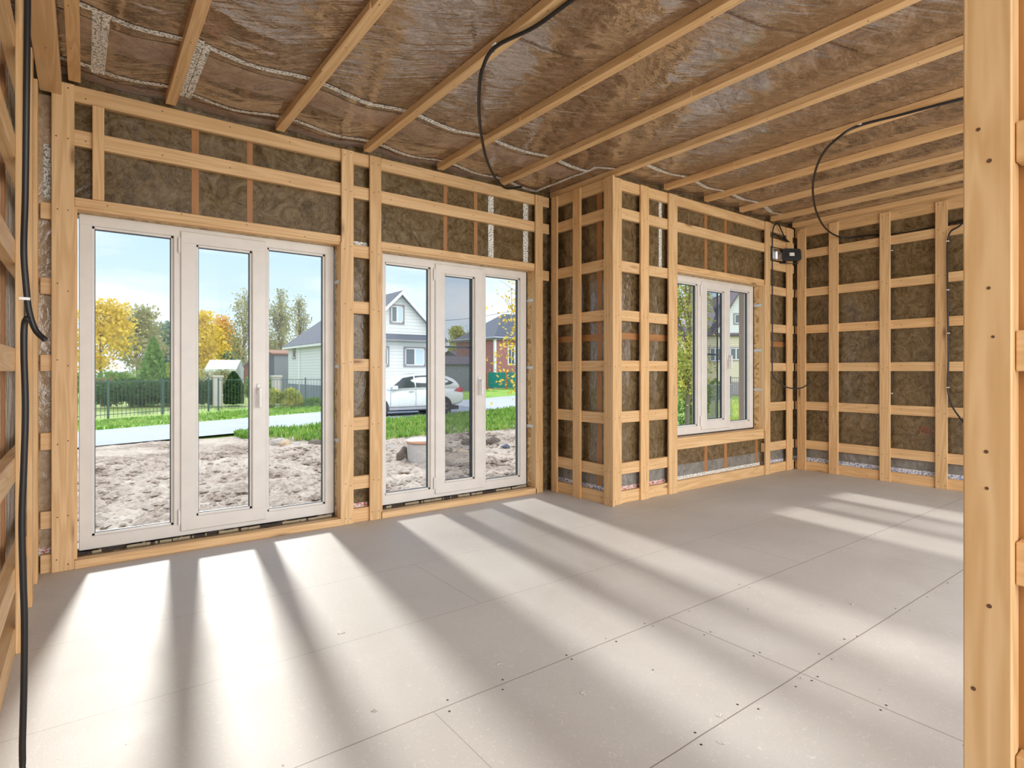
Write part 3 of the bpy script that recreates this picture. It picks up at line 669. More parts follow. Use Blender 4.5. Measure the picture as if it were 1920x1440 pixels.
# ---- floodlight in the far corner
fx, fy, fz = 6.155, YC-.07, 2.365
root = empty('floodlight', (fx, fy, fz)); tag(root, 'black work floodlight fixed in the far right corner', 'floodlight')
def Bp(mb, nm, parent, lab=None, smooth=False):
    o = mb.build(nm, smooth=smooth); o.parent = parent
    if parent is root: o.matrix_parent_inverse = Matrix.Translation(-Vector(root.location))
    if lab: o['label'] = lab
    return o
mb = MB(); R_ = Matrix.Translation((fx, fy, fz)) @ Matrix.Rotation(math.radians(-32), 4, 'Z') @ Matrix.Rotation(math.radians(-6), 4, 'X')
def rrect(w, h, r, seg=4):
    P = []
    for cx, cz, a0 in ((w-r, h-r, 0), (-w+r, h-r, 90), (-w+r, -h+r, 180), (w-r, -h+r, 270)):
        for k in range(seg+1):
            a = math.radians(a0+90*k/seg); P.append((cx+r*math.cos(a), cz+r*math.sin(a)))
    return P
mb.prism(rrect(.105, .066, .028), -.025, .012, BLACK, 'y', R_); mb.prism(rrect(.085, .052, .02), .012, .036, BLACK, 'y', R_)
for k in range(-3, 4): mb.box(k*.02-.002, k*.02+.002, .036, .048, -.04, .04, BLACK, R_)
body = Bp(mb, 'housing', root)
mb = MB(); mb.prism(rrect(.075, .040, .01), -.0275, -.0255, flat('dark_lens', (.03, .03, .03), .12), 'y', R_); Bp(mb, 'lens', root)
mb = MB(); mb.box(-.03, .025, -.029, -.0278, -.018, .018, flat('led_chip', (.75, .74, .66), .3), R_); Bp(mb, 'led_chip', root, 'pale LED plate')
mb = MB(); mb.tube([R_ @ Vector(p) for p in ((-.110, 0, 0), (-.112, .02, -.03), (-.105, .05, -.078), (.105, .05, -.078), (.112, .02, -.03), (.110, 0, 0))], .005, BLACK, 6, 1); Bp(mb, 'bracket', root)
mb = MB(); mb.box(5.90, 6.06, YC-.005, YC+.055, 2.30, 2.43, FOIL, bev=.012); mb.box(5.94, 6.09, YC-.03, YC+.0, 2.295, 2.40, FOIL, Matrix.Translation((0, 0, 0)), bev=.015)
tag(mb.build('foil_packet', origin=(5.98, YC, 2.30)), 'crumpled silver foil packet beside the floodlight', 'packet')
cable('thin_black_cable', [(6.20, YC-.03, 2.52), (6.13, YC-.02, 2.555), (6.02, YC-.02, 2.66), (5.95, YC-.025, 2.685), (5.89, YC-.022, 2.64), (5.877, YC-.014, 2.5), (5.877, YC-.014, 2.0), (5.877, YC-.014, 1.5), (5.877, YC-.014, 1.1), (5.89, YC-.03, 1.03), (5.96, YC-.10, .94), (6.06, YC-.17, .915), (6.15, YC-.21, .93), (6.22, YC-.25, .985)], .007,
      'black cable looping at the ceiling and running down right of the smaller window', None)
cable('black_cable', [(5.895, YC-.012, 2.575), (6.0, YC-.012, 2.56), (6.1, YC-.012, 2.535), (6.205, YC-.012, 2.53)], .009, 'short thick black cable crossing just above the floodlight')

# ================================================================== OUTSIDE
GZ = -.72
def ground_mat(name, stops, sc=1.0, rough=.9, bs=.8, bd=.06):
    m, t, b = newmat(name); v, _ = coords(t, False)
    n1 = noise_(t, v, .55*sc, 6, .65, .5); n2 = noise_(t, v, 9*sc, 4, .65)
    g = math_(t, 'ADD', math_(t, 'MULTIPLY', n1, .6), math_(t, 'MULTIPLY', n2, .4))
    t.links.new(ramp(t, g, stops), b.inputs['Base Color']); b.inputs['Roughness'].default_value = rough
    b.inputs['Specular IOR Level'].default_value = .2
    bump(t, n2, bs, bd, b); return m
DIRT = ground_mat('churned_dirt', [(.38, (.17, .12, .085)), (.46, (.41, .32, .25)), (.53, (.55, .45, .36)), (.64, (.68, .58, .48))], 1.6)
ASPH = ground_mat('pale_asphalt', [(.3, (.40, .43, .49)), (.6, (.50, .53, .59))], .6, .95, .2, .01)
LAWN = ground_mat('mown_grass', [(.35, (.13, .28, .03)), (.5, (.26, .46, .06)), (.65, (.42, .56, .12))], 1.6)
FIELD = ground_mat('rough_grass', [(.35, (.16, .26, .05)), (.5, (.33, .44, .10)), (.65, (.55, .52, .26))], 1.2)
xs = np.arange(-5, 12.6, .085); ys = np.arange(4.31, 17.5, .085)
V = []
for y in ys:
    for x in xs:
        p = Vector((x, y, 0)); h = .06*noise.noise(p*.7)+.07*noise.noise(p*2.1+Vector((5, 0, 0)))+.09*abs(noise.noise(p*4.8))
        h += .03*noise.noise(Vector((x*3.2, y*8, 4)))+.02*noise.noise(p*12)
        e = 1-min(1, max(0, (y-13.5)/3.0)); V.append((x, y, GZ+h*(.3+.7*e)-.02*(1-e)))
nx_, ny_ = len(xs), len(ys)
o = mesh_obj('ground', V, [(j*nx_+i, j*nx_+i+1, (j+1)*nx_+i+1, (j+1)*nx_+i) for j in range(ny_-1) for i in range(nx_-1)], DIRT, smooth=True)
tag(o, 'churned pale dirt yard outside the glazed doors', kind='structure')
mb = MB(); mb.add([(-60, 2, GZ-.06), (120, 2, GZ-.06), (120, 160, GZ-.06), (-60, 160, GZ-.06)], [(0, 1, 2, 3)], FIELD)
tag(mb.build('field', fix=False), 'rough grass ground around the houses', kind='structure')
near = [(-15, 12.5), (0, 17.0), (6.5, 19.2), (13.4, 20.9), (17.5, 23.0), (60, 38.6), (110, 57)]
far = [(-15, 14.5), (0, 21.5), (8.4, 25.4), (25.5, 33.8), (60, 48), (110, 69)]
def ribbon(name, A, B, z, mat, label):
    X = sorted(set([p[0] for p in A]+[p[0] for p in B]+list(np.linspace(-15, 60, 40))))
    def ev(P, x): return float(np.interp(x, [p[0] for p in P], [p[1] for p in P]))
    V = []; 
    for x in X: V += [(x, ev(A, x), z), (x, ev(B, x), z)]
    n = len(X); o = mesh_obj(name, V, [(2*i, 2*i+2, 2*i+3, 2*i+1) for i in range(n-1)], mat); tag(o, label, kind='structure'); return o
ribbon('road', near, far, GZ+.015, ASPH, 'pale grey asphalt village road')
ribbon('lawn', far, [(-15, 21), (0, 26.2), (12, 34.0), (110, 95)], GZ+.01, LAWN, 'bright mown grass strip across the road')

def leafmat(name, cols, sc=2.2):
    m, t, b = newmat(name); v, _ = coords(t, False)
    n = noise_(t, v, sc, 3, .7); n = ramp(t, n, [(.30+.4*i/(len(cols)-1), c) for i, c in enumerate(cols)])
    t.links.new(n, b.inputs['Base Color']); b.inputs['Roughness'].default_value = .7; b.inputs['Specular IOR Level'].default_value = .2
    tl = N(t, 'ShaderNodeBsdfTranslucent'); t.links.new(n, tl.inputs[0]); mx = N(t, 'ShaderNodeMixShader'); mx.inputs[0].default_value = .2
    t.links.new(b.outputs[0], mx.inputs[1]); t.links.new(tl.outputs[0], mx.inputs[2]); t.links.new(mx.outputs[0], t.nodes['Material Output'].inputs[0])
    return m
L_YEL = leafmat('yellow_leaves', [(.36, .32, .05), (.82, .60, .07), (.95, .76, .22)], 5)
L_YG = leafmat('yellow_green_leaves', [(.24, .34, .06), (.48, .50, .11), (.74, .62, .14)])
L_GRN = leafmat('green_leaves', [(.10, .22, .05), (.20, .34, .08), (.36, .46, .14)])
L_DK = leafmat('dark_hedge_leaves', [(.012, .045, .012), (.045, .11, .03), (.14, .22, .07)], 7)
L_LAR = leafmat('soft_conifer_needles', [(.05, .15, .035), (.16, .33, .08), (.42, .54, .16)], 6)
L_OR = leafmat('orange_leaves', [(.50, .33, .07), (.80, .48, .10), (.90, .60, .28)])
L_BLUE = leafmat('blue_green_needles', [(.12, .22, .16), (.19, .31, .22), (.30, .42, .30)])
L_OLI = leafmat('olive_leaves', [(.28, .30, .14), (.42, .42, .22), (.58, .54, .32)])
BARK = flat('bark', (.20, .16, .13), .9)
GRASS = leafmat('grass_blades', [(.07, .19, .03), (.21, .39, .06), (.50, .55, .17)], 3.5)

def leaves(P, size, squash=1.0):
    """one small randomly turned quad for every point"""
    n = len(P); a = RNG.normal(size=(n, 3)); a /= np.linalg.norm(a, axis=1)[:, None]
    b = np.cross(a, RNG.normal(size=(n, 3))); b /= np.linalg.norm(b, axis=1)[:, None]
    s = (size*RNG.uniform(.6, 1.3, n))[:, None]; a = a*s; b = b*s*.7
    V = np.stack([P-a, P-b*.8, P+a, P+b*.8], 1).reshape(-1, 3)
    return V, np.arange(n*4).reshape(-1, 4)
def crown_obj(name, P, size, mat, parent):
    V, Fq = leaves(P, size); return mesh_obj(name, V.tolist(), Fq.tolist(), mat, parent)
def tree(name, label, cat, u, d, v_top, width, lm, n=2600, size=.11, lo=.25, kind='round', group=None, seed=0, bare=0.0):
    rr = np.random.default_rng(seed+11); base = at(u, d, GZ); zt = at(u, d, v=v_top).z; H = zt-GZ; Wd = width/F*d/2
    root = empty(name, base); tag(root, label, cat, group)
    mb = MB(); tr = max(.03, H*.016)
    tip = Vector((rr.uniform(-.1, .1)*Wd, rr.uniform(-.1, .1)*Wd, H*.93))
    mb.tube([(0, 0, 0), tuple(tip*.5+Vector((rr.uniform(-.1, .1), 0, 0))), tuple(tip)], tr, BARK, 6, 3, r1=tr*.25)
    P = []
    if kind == 'cone':
        m_ = n; t = rr.uniform(0, 1, m_)**1.25; z = H*(lo+(1-lo)*t); R = Wd*(1-t)**.8*np.sqrt(rr.uniform(.15, 1, m_))
        a = rr.uniform(0, 2*PI, m_); R = R*(.78+.22*np.sin(a*7+z*5))
        P = np.stack([R*np.cos(a), R*np.sin(a), z-.16*R], 1)
    elif kind == 'column':
        t = rr.uniform(0, 1, n); z = H*(.03+.97*t); R = Wd*np.minimum(1, 2.2*(1-t))**.6*np.sqrt(rr.uniform(.5, 1, n)); a = rr.uniform(0, 2*PI, n)
        P = np.stack([R*np.cos(a), R*np.sin(a), z], 1)
    elif kind == 'bush':
        cl = int(9+Wd*5); C_ = np.stack([rr.uniform(-.8, .8, cl)*Wd, rr.uniform(-.4, .4, cl)*Wd, H*rr.uniform(.2, .72, cl)], 1)
        k = rr.integers(0, cl, n); D = rr.normal(size=(n, 3)); D /= np.linalg.norm(D, axis=1)[:, None]; P = C_[k]+D*np.array([Wd*.36, Wd*.36, H*.28])*rr.uniform(.6, 1.05, (n, 1))
        P[:, 2] = np.clip(P[:, 2], .02, H)
    else:
        cl = 34; t = rr.uniform(0, 1, cl); z = H*(lo+(.94-lo)*t); R = Wd*np.sqrt(np.clip(1-(2*t-.85)**2/1.4, .05, 1))*rr.uniform(.25, .9, cl); a = rr.uniform(0, 2*PI, cl)
        C_ = np.stack([R*np.cos(a), R*np.sin(a), z], 1)
        for c in C_[:26]:
            st = tip*max(.12, (c[2]/H)*.72); mb.tube([tuple(st), tuple((st+Vector(c))*.5+Vector((0, 0, -.05*H*.3))), tuple(c)], tr*.34, BARK, 4, 2, r1=tr*.07)
            for q in range(3 if bare else 1):
                e = Vector(c)+Vector(rr.normal(size=3))*Wd*.22; e.z += .06*H; mb.tube([tuple(Vector(c)*.9+st*.1), tuple(e)], tr*.12, BARK, 3, 1, r1=tr*.03)
        k = rr.integers(0, cl, n); P = C_[k]+rr.normal(size=(n, 3))*np.array([Wd*.20, Wd*.20, H*.050])
        P[:, 2] = np.clip(P[:, 2], .1, H)
    mb.build('trunk', root); crown_obj('foliage', P, size, lm, root)
    return root
tree('garden_conifer', 'soft light green conifer behind the dark hedge, seen through the left glazed door', 'tree', 288, 31, 632, 92, L_LAR, 9000, .075, .05, 'cone', seed=1)
tree('hedge_shrub', 'large dark green clipped shrub behind the garden fence, left of the grey brick post', 'shrub', 272, 30, 705, 165, L_DK, 11000, .075, kind='bush', seed=2)
tree('hedge_shrub', 'dark green shrub directly left of the grey brick fence post', 'shrub', 380, 31, 712, 62, L_DK, 5000, .075, kind='bush', seed=3)
tree('columnar_thuja', 'dense dark columnar thuja right of the grey brick post', 'shrub', 438, 31, 697, 34, L_DK, 6500, .06, kind='column', seed=4)
tree('garden_shrub', 'yellow green spreading shrub at the roadside before the white house', 'shrub', 530, 28.5, 727, 66, L_YG, 4200, .085, kind='bush', seed=5)
tree('garden_shrub', 'green shrub at the foot of the white house by the plinth', 'shrub', 585, 29.5, 745, 50, L_GRN, 1600, .07, kind='bush', seed=6)
tree('leafy_tree', 'bright yellow birch at the left edge of the left glazed door', 'tree', 190, 44, 560, 110, L_YEL, 5200, .14, .30, seed=7)
tree('leafy_tree', 'tall olive and yellow tree behind the light green conifer', 'tree', 258, 52, 572, 92, L_OLI, 6500, .15, .25, seed=8)
tree('dark_pine', 'blue green pine at the right side of the left pane', 'tree', 322, 60, 603, 70, L_BLUE, 6000, .17, .1, seed=9)
tree('leafy_tree', 'yellow tree with thin crown in the left part of the middle pane', 'tree', 378, 50, 584, 84, L_YEL, 4200, .15, .25, seed=10)
tree('leafy_tree', 'orange autumn tree in the middle pane of the left glazed door', 'tree', 418, 74, 592, 70, L_OR, 5200, .17, .2, seed=11)
tree('leafy_tree', 'tall half bare willow rising at the right of the middle pane', 'tree', 458, 56, 541, 76, L_OLI, 3600, .12, .2, seed=12, bare=1)
tree('leafy_tree', 'grey green bushy tree low behind the white greenhouse', 'tree', 402, 62, 646, 92, L_BLUE, 4500, .16, .05, 'bush', seed=13)
tree('leafy_tree', 'tall loose green birch behind the grey plank shed', 'tree', 525, 60, 543, 58, L_OLI, 4200, .13, .2, seed=14, bare=1)
tree('leafy_tree', 'thin weeping birch just left of the white house roof', 'tree', 562, 64, 553, 40, L_OLI, 1700, .12, .3, seed=15, bare=1)
tree('leafy_tree', 'yellow green low trees behind the shed roof', 'tree', 505, 66, 632, 90, L_YG, 4200, .18, .02, 'bush', seed=16)
tree('leafy_tree', 'pale yellow green tree behind the dark barns', 'tree', 857, 95, 612, 46, L_YG, 4200, .2, .1, seed=17)
tree('leafy_tree', 'low pale tree beside the red house roof', 'tree', 882, 100, 624, 26, L_OLI, 1500, .2, .1, seed=18)
tree('leafy_tree', 'yellow leaved birch with branches reaching over the right pane', 'tree', 1003, 12.5, 500, 150, L_YEL, 1500, .045, .32, seed=19, bare=1)
tree('leafy_tree', 'yellow green birch filling the left pane of the smaller window', 'tree', 1288, 17, 470, 100, L_YG, 5200, .055, .25, seed=20, bare=1)
tree('garden_shrub', 'green and yellow bush low outside the smaller window', 'shrub', 1290, 19, 655, 76, L_GRN, 4200, .06, kind='bush', seed=21)
tree('leafy_tree', 'green tree in the distance beyond the smaller window', 'tree', 1262, 60, 590, 90, L_GRN, 3500, .2, .1, seed=22)
tree('garden_shrub', 'pale green round bush below the beige house', 'shrub', 1342, 34, 704, 36, L_GRN, 1800, .08, kind='bush', seed=23)

tree('garden_shrub', 'green bush filling the gap under the bright yellow birch', 'shrub', 202, 37, 688, 110, L_GRN, 5200, .09, kind='bush', seed=31)
tree('garden_shrub', 'yellow green bush between the conifer and the left mullion', 'shrub', 336, 36, 652, 70, L_YG, 4200, .09, kind='bush', seed=32)
tree('garden_shrub', 'olive bush in front of the white greenhouse', 'shrub', 400, 38, 690, 84, L_OLI, 3600, .09, kind='bush', seed=33)
tree('garden_shrub', 'green bush right of the columnar thuja', 'shrub', 470, 34, 702, 52, L_GRN, 3200, .08, kind='bush', seed=34)
tree('garden_shrub', 'small green bush at the fence before the plank shed', 'shrub', 498, 33, 706, 30, L_GRN, 1600, .08, kind='bush', seed=35)

def blades(name, label, pts, h, mat, w=.010):
    n = len(pts); P = np.array(pts); a = RNG.uniform(0, 2*PI, n); hh = h*RNG.uniform(.45, 1.25, n); ln = RNG.uniform(.1, .6, n)*hh
    dx, dy = np.cos(a), np.sin(a); ww = w*RNG.uniform(.7, 1.6, n)
    px, py = -dy*ww, dx*ww; V = np.zeros((n, 5, 3))
    V[:, 0] = P-np.stack([px, py, 0*px], 1); V[:, 1] = P+np.stack([px, py, 0*px], 1)
    mid = P+np.stack([dx*ln*.35, dy*ln*.35, hh*.62], 1); V[:, 2] = mid+np.stack([px, py, 0*px], 1)*.8; V[:, 3] = mid-np.stack([px, py, 0*px], 1)*.8
    V[:, 4] = P+np.stack([dx*ln, dy*ln, hh], 1)
    Fq = []
    for i in range(n): b = i*5; Fq += [(b, b+1, b+2, b+3), (b+3, b+2, b+4)]
    o = mesh_obj(name, V.reshape(-1, 3).tolist(), Fq, mat); tag(o, label, 'grass', kind='stuff'); return o
def ev(P, x): return float(np.interp(x, [p[0] for p in P], [p[1] for p in P]))
pts = []
while len(pts) < 15000:
    x = random.uniform(3.4, 19); yn = ev(near, x)-.15; y0 = 14.2+.25*noise.noise(Vector((x*1.2, 0, 0)))*2
    if x < 5.2: y0 += (5.2-x)*1.5
    y = random.uniform(y0, yn)
    if y < yn and noise.noise(Vector((x*.9, y*.9, 2)))+.42 > random.random()*.6: pts.append((x, y, GZ-.01))
blades('weedy_grass', 'tall bright green weeds along the near side of the road', pts, .17, GRASS, .020)
pts = [(random.uniform(-3, 10.9), 0, GZ) for k in range(5200)]; pts = [(x, ev(far, x)+random.uniform(.05, 4), z) for x, _, z in pts]
blades('lawn_grass', 'short bright green lawn grass across the road', pts, .09, GRASS, .03)
pts = [(random.uniform(10.5, 34), random.uniform(4.6, 19), GZ-.03) for k in range(15000)]
blades('meadow_grass', 'yellow green meadow grass outside the smaller window', [p for p in pts if p[1] < .72*p[0]], .22, leafmat('dry_grass_blades', [(.28, .42, .08), (.50, .58, .16), (.75, .66, .30)], 1.0), .016)
# stones and rubble
def clods(name, label, n, mat):
    V = []; Fq = []; B = [(1, 0, 0), (-1, 0, 0), (0, 1, 0), (0, -1, 0), (0, 0, 1), (0, 0, -1)]; T = [(0, 2, 4), (2, 1, 4), (1, 3, 4), (3, 0, 4), (2, 0, 5), (1, 2, 5), (3, 1, 5), (0, 3, 5)]
    rr = random.Random(5)
    for k in range(n):
        y = 4.6+(rr.random()**1.2)*10.2; x = rr.uniform(-2, 1.0*y+1); s_ = rr.choice((.012, .018, .025, .035, .05, .07))*rr.uniform(.7, 1.2); a = rr.uniform(0, 6.3); b0 = len(V)
        if y > 14.0 or Vector((x-at(797, 11.6, 0).x, y-at(797, 11.6, 0).y)).length < .5: continue
        for p in B:
            q = Vector(p)*s_*rr.uniform(.7, 1.3); V.append((x+q.x*math.cos(a)*1.5-q.y*math.sin(a), y+q.x*math.sin(a)*1.5+q.y*math.cos(a), GZ+.03+.055*noise.noise(Vector((x, y, 0))*.7)+q.z*.6))
        Fq += [tuple(b0+i for i in t) for t in T]
    o = mesh_obj(name, V, Fq, mat); tag(o, label, 'clods', kind='stuff')
clods('dirt_clods', 'loose clods and small stones strewn over the dirt yard', 5200, DIRT)
ROCK = ground_mat('pale_rock', [(.35, (.34, .29, .25)), (.5, (.56, .50, .44)), (.65, (.72, .66, .60))], 4, .9, .5, .02)
ROCKB = ground_mat('tan_rock', [(.35, (.50, .36, .24)), (.6, (.70, .54, .38))], 4, .9, .5, .02)
SOIL = ground_mat('dark_soil_clod', [(.35, (.12, .09, .07)), (.6, (.27, .22, .18))], 5, .95, .8, .04)
def rock(u, v, d, w, h, mat, label, sd, name='rock', group='rubble in the dirt yard', cat='rock'):
    p = at(u, d, GZ); me = bmesh.new(); bmesh.ops.create_icosphere(me, subdivisions=3, radius=1)
    for q in me.verts:
        k = 1+.34*noise.noise(q.co*1.3+Vector((sd*3.1, 0, 0)))+.16*noise.noise(q.co*3.2+Vector((0, sd, 0))); q.co = Vector((q.co.x*k*w, q.co.y*k*w*.8, (q.co.z*k+.35)*h))
    m_ = bpy.data.meshes.new(name); me.to_mesh(m_); me.free(); m_.materials.append(mat); m_.polygons.foreach_set('use_smooth', [sd % 2 == 0]*len(m_.polygons))
    o = bpy.data.objects.new(name, m_); COL.objects.link(o); o.location = p; o.rotation_euler = (0, 0, sd); tag(o, label, cat, group)
rock(536, 836, 14.0, .17, .11, ROCKB, 'tan boulder at the edge of the weeds', 1)
rock(519, 834, 14.2, .15, .10, ROCK, 'pale grey boulder left of the tan boulder', 2)
rock(527, 825, 14.6, .14, .09, ROCK, 'pale stone behind the tan boulder', 3)
rock(556, 838, 13.8, .16, .08, ROCK, 'flat grey stone right of the tan boulder', 4)
rock(505, 846, 13.2, .12, .06, ROCK, 'small flat stone low left of the boulders', 5)
rock(590, 836, 14.0, .18, .10, SOIL, 'dark clod of soil beside the weeds at the right pane', 6, 'soil_clod', cat='clod')
rock(757, 848, 11.6, .17, .20, SOIL, 'dark pointed clod of soil leaning on the concrete well ring', 7, 'soil_clod', cat='clod')
rock(862, 846, 12.6, .28, .07, ROCKB, 'long pinkish slab of rubble in the middle pane', 8, 'rubble_slab', cat='slab')
rock(878, 830, 14.0, .16, .12, SOIL, 'grey brown clod near the weeds in the middle pane', 9, 'soil_clod', cat='clod')
rock(948, 830, 13.5, .13, .07, flat('dark_plastic', (.10, .11, .15), .5), 'dark blue grey scrap lying in the dirt at the right pane', 10, 'scrap_piece', cat='scrap')
rock(735, 834, 13.2, .14, .08, ROCK, 'pale stone left of the well ring', 11)
rock(925, 822, 14.3, .20, .12, SOIL, 'dark soil clod below the weeds in the right pane', 12, 'soil_clod', cat='clod')
CONC = ground_mat('concrete', [(.35, (.42, .38, .35)), (.6, (.58, .54, .50))], 3, .85, .3, .01)
p = at(797, 11.6, GZ); root = empty('well_ring', p); tag(root, 'round concrete well ring with a pale lid in the dirt yard', 'well ring')
mb = MB(); mb.lathe([(.36, -.1), (.36, .36), (.33, .38), (.30, .36), (.29, .2)], CONC, 32); mb.build('ring', root, smooth=False)
mb = MB(); mb.lathe([(.375, .38), (.385, .395), (.385, .425), (.36, .44), (.10, .455), (0.001, .456)], flat('orange_rim', (.62, .34, .22), .6), 32); q = mb.build('lid_rim', root)
mb = MB(); mb.lathe([(.355, .441), (.10, .4575), (.001, .4585)], flat('pale_lid', (.72, .70, .66), .6), 32); mb.build('lid', root)

# ---- houses
def siding(name, col, gap=.18, dark=.55, axis=2):
    m, t, b = newmat(name); v, _ = coords(t, False); s = N(t, 'ShaderNodeSeparateXYZ'); t.links.new(v, s.inputs[0])
    f = math_(t, 'FRACT', math_(t, 'DIVIDE', s.outputs[axis], gap)); l = ramp(t, f, [(0, 1), (.10, 0), (.92, 0), (1, 1)])
    n = noise_(t, v, 2, 3); c = mixc(t, n, [x*.93 for x in col], col); c = mixc(t, l, c, [x*dark for x in col])
    t.links.new(c, b.inputs['Base Color']); b.inputs['Roughness'].default_value = .9; b.inputs['Specular IOR Level'].default_value = .08; return m
WSID = siding('white_siding', (.78, .80, .80)); BSID = siding('beige_siding', (.70, .64, .50)); RSID = siding('red_siding', (.42, .20, .20), .2)
ROOFG = siding('grey_roof_sheet', (.15, .165, .20), .45, .8, 1); ROOFD = siding('dark_roof_sheet', (.17, .15, .17), .45, .8, 1); ROOFP = siding('pinkish_roof_sheet', (.52, .48, .47), .5, .85, 0)
PLANK = siding('grey_planks', (.25, .27, .30), .14, .55, 0); PLANKB = siding('brown_planks', (.32, .17, .12), .14, .6, 0)
TRIM = flat('grey_trim', (.30, .28, .30), .6); PLINTH = siding('grey_plinth', (.26, .29, .34), .3, .7, 0); WTRIM = flat('white_trim', (.82, .83, .84), .5)
PANE = flat('house_window_pane', (.10, .13, .15), .1); CURT = flat('pale_curtain', (.55, .68, .75), .8)
def win(parent, x0, x1, z0, z1, y, name='window', trim=None, face='y', mull=True, curtain=False):
    """a window on a wall; y is the wall plane, face the axis it looks along"""
    def BX(mb, a, b_, c, d, e, f, m):
        if face == 'y': mb.box(a, b_, c, d, e, f, m)
        else: mb.box(c, d, a, b_, e, f, m)
    w = .09; mb = MB(); tm = trim or TRIM
    BX(mb, x0-w, x1+w, y-.05, y+.02, z0-w, z0, tm); BX(mb, x0-w, x1+w, y-.05, y+.02, z1, z1+w, tm); BX(mb, x0-w, x0, y-.05, y+.02, z0, z1, tm); BX(mb, x1, x1+w, y-.05, y+.02, z0, z1, tm)
    f_ = mb.build(name, parent)
    mb = MB(); q = .05
    BX(mb, x0, x1, y-.035, y, z0, z0+q, WTRIM); BX(mb, x0, x1, y-.035, y, z1-q, z1, WTRIM); BX(mb, x0, x0+q, y-.035, y, z0, z1, WTRIM); BX(mb, x1-q, x1, y-.035, y, z0, z1, WTRIM)
    if mull: BX(mb, (x0+x1)/2-q*.7, (x0+x1)/2+q*.7, y-.036, y, z0, z1, WTRIM)
    mb.build('sash', f_)
    mb = MB(); BX(mb, x0+q, x1-q, y-.02, y-.005, z0+q, z1-q, PANE)
    if curtain: BX(mb, (x0+x1)/2, x1-q, y-.024, y-.02, z0+q, z1-q, CURT)
    mb.build('pane', f_)
# white gabled house
HW = empty('white_house', (13.7, 28.5, GZ)); tag(HW, 'white sided house with grey gabled roof, behind the white car', 'house')
HW.location = (0, 0, 0)
x0, x1, y0, y1, ze, zr, xr, ov = 11.25, 16.1, 28.5, 41, 3.0, 5.45, 13.66, .35
mb = MB(); mb.box(x0, x1, y0, y1, .25, ze, WSID); mb.prism([(x0, ze), (x1, ze), (xr, zr-.12)], y0, y0+.3, WSID, 'y'); mb.build('wall', HW)
mb = MB(); mb.box(x0-.04, x1+.04, y0-.04, y1, GZ-.1, .25, PLINTH); mb.build('plinth', HW)
mb = MB(); sl_ = (zr-ze)/(xr-x0); t_ = .12
ra = (x0-ov, y0-ov, ze-ov*sl_+.12); rb = (xr, y0-ov, zr); rc = (x1+ov, y0-ov, ze-ov*(zr-ze)/(x1-xr)+.12)
R1 = (x0-ov, y1+ov, ra[2]); R2 = (xr, y1-4.0, zr); R3 = (x1+ov, y1+ov, rc[2])
def slab(mb, q, th, m):
    V = [Vector(p) for p in q]; n = (V[1]-V[0]).cross(V[2]-V[0]).normalized()
    if n.z < 0: n = -n
    k = len(V); P = V+[p-n*th for p in V]; mb.add(P, [list(range(k)), list(range(k, 2*k))[::-1]]+[(i, (i+1) % k, k+(i+1) % k, k+i) for i in range(k)], m)
slab(mb, [ra, rb, R2, R1], .1, ROOFG); slab(mb, [rb, rc, R3, R2], .1, ROOFG); slab(mb, [R1, R2, R3], .1, ROOFG); mb.build('roof', HW)
mb = MB(); 
for A_, B_ in ((ra, rb), (rb, rc)):
    A2, B2 = Vector(A_), Vector(B_); mb.add([A2+Vector((0, -.03, -.02)), B2+Vector((0, -.03, -.02)), B2+Vector((0, -.03, -.22)), A2+Vector((0, -.03, -.22)), A2+Vector((0, .1, -.02)), B2+Vector((0, .1, -.02)), B2+Vector((0, .1, -.22)), A2+Vector((0, .1, -.22))], [(0, 1, 2, 3), (7, 6, 5, 4), (0, 4, 5, 1), (3, 2, 6, 7), (0, 3, 7, 4), (1, 5, 6, 2)], WTRIM)
mb.box(x0-ov+.02, x0-ov+.06, y0-ov, y1+ov, ra[2]-.16, ra[2]-.02, WTRIM); mb.build('fascia', HW)
mb = MB(); slab(mb, [(x0-.1, y0-.5, 2.82), (x1+.3, y0-.5, 2.82), (x1+.3, y0, 3.12), (x0-.1, y0, 3.12)], .08, ROOFG); mb.box(x0-.1, x1+.3, y0-.5, y0-.45, 2.72, 2.80, TRIM); mb.build('pent_roof', HW)
win(HW, 13.16, 13.84, 3.74, 4.62, y0, curtain=True); win(HW, 13.98, 15.15, 1.42, 2.36, y0, curtain=True); win(HW, 11.95, 12.95, 1.42, 2.36, y0)
win(HW, 39.3, 39.8, 2.0, 2.55, x0, face='x', mull=False)
mb = MB(); mb.tube([(x0-.08, 38.2, ze-.1), (x0-.08, 38.2, GZ)], .04, WTRIM, 6, 1); mb.build('downspout', HW)
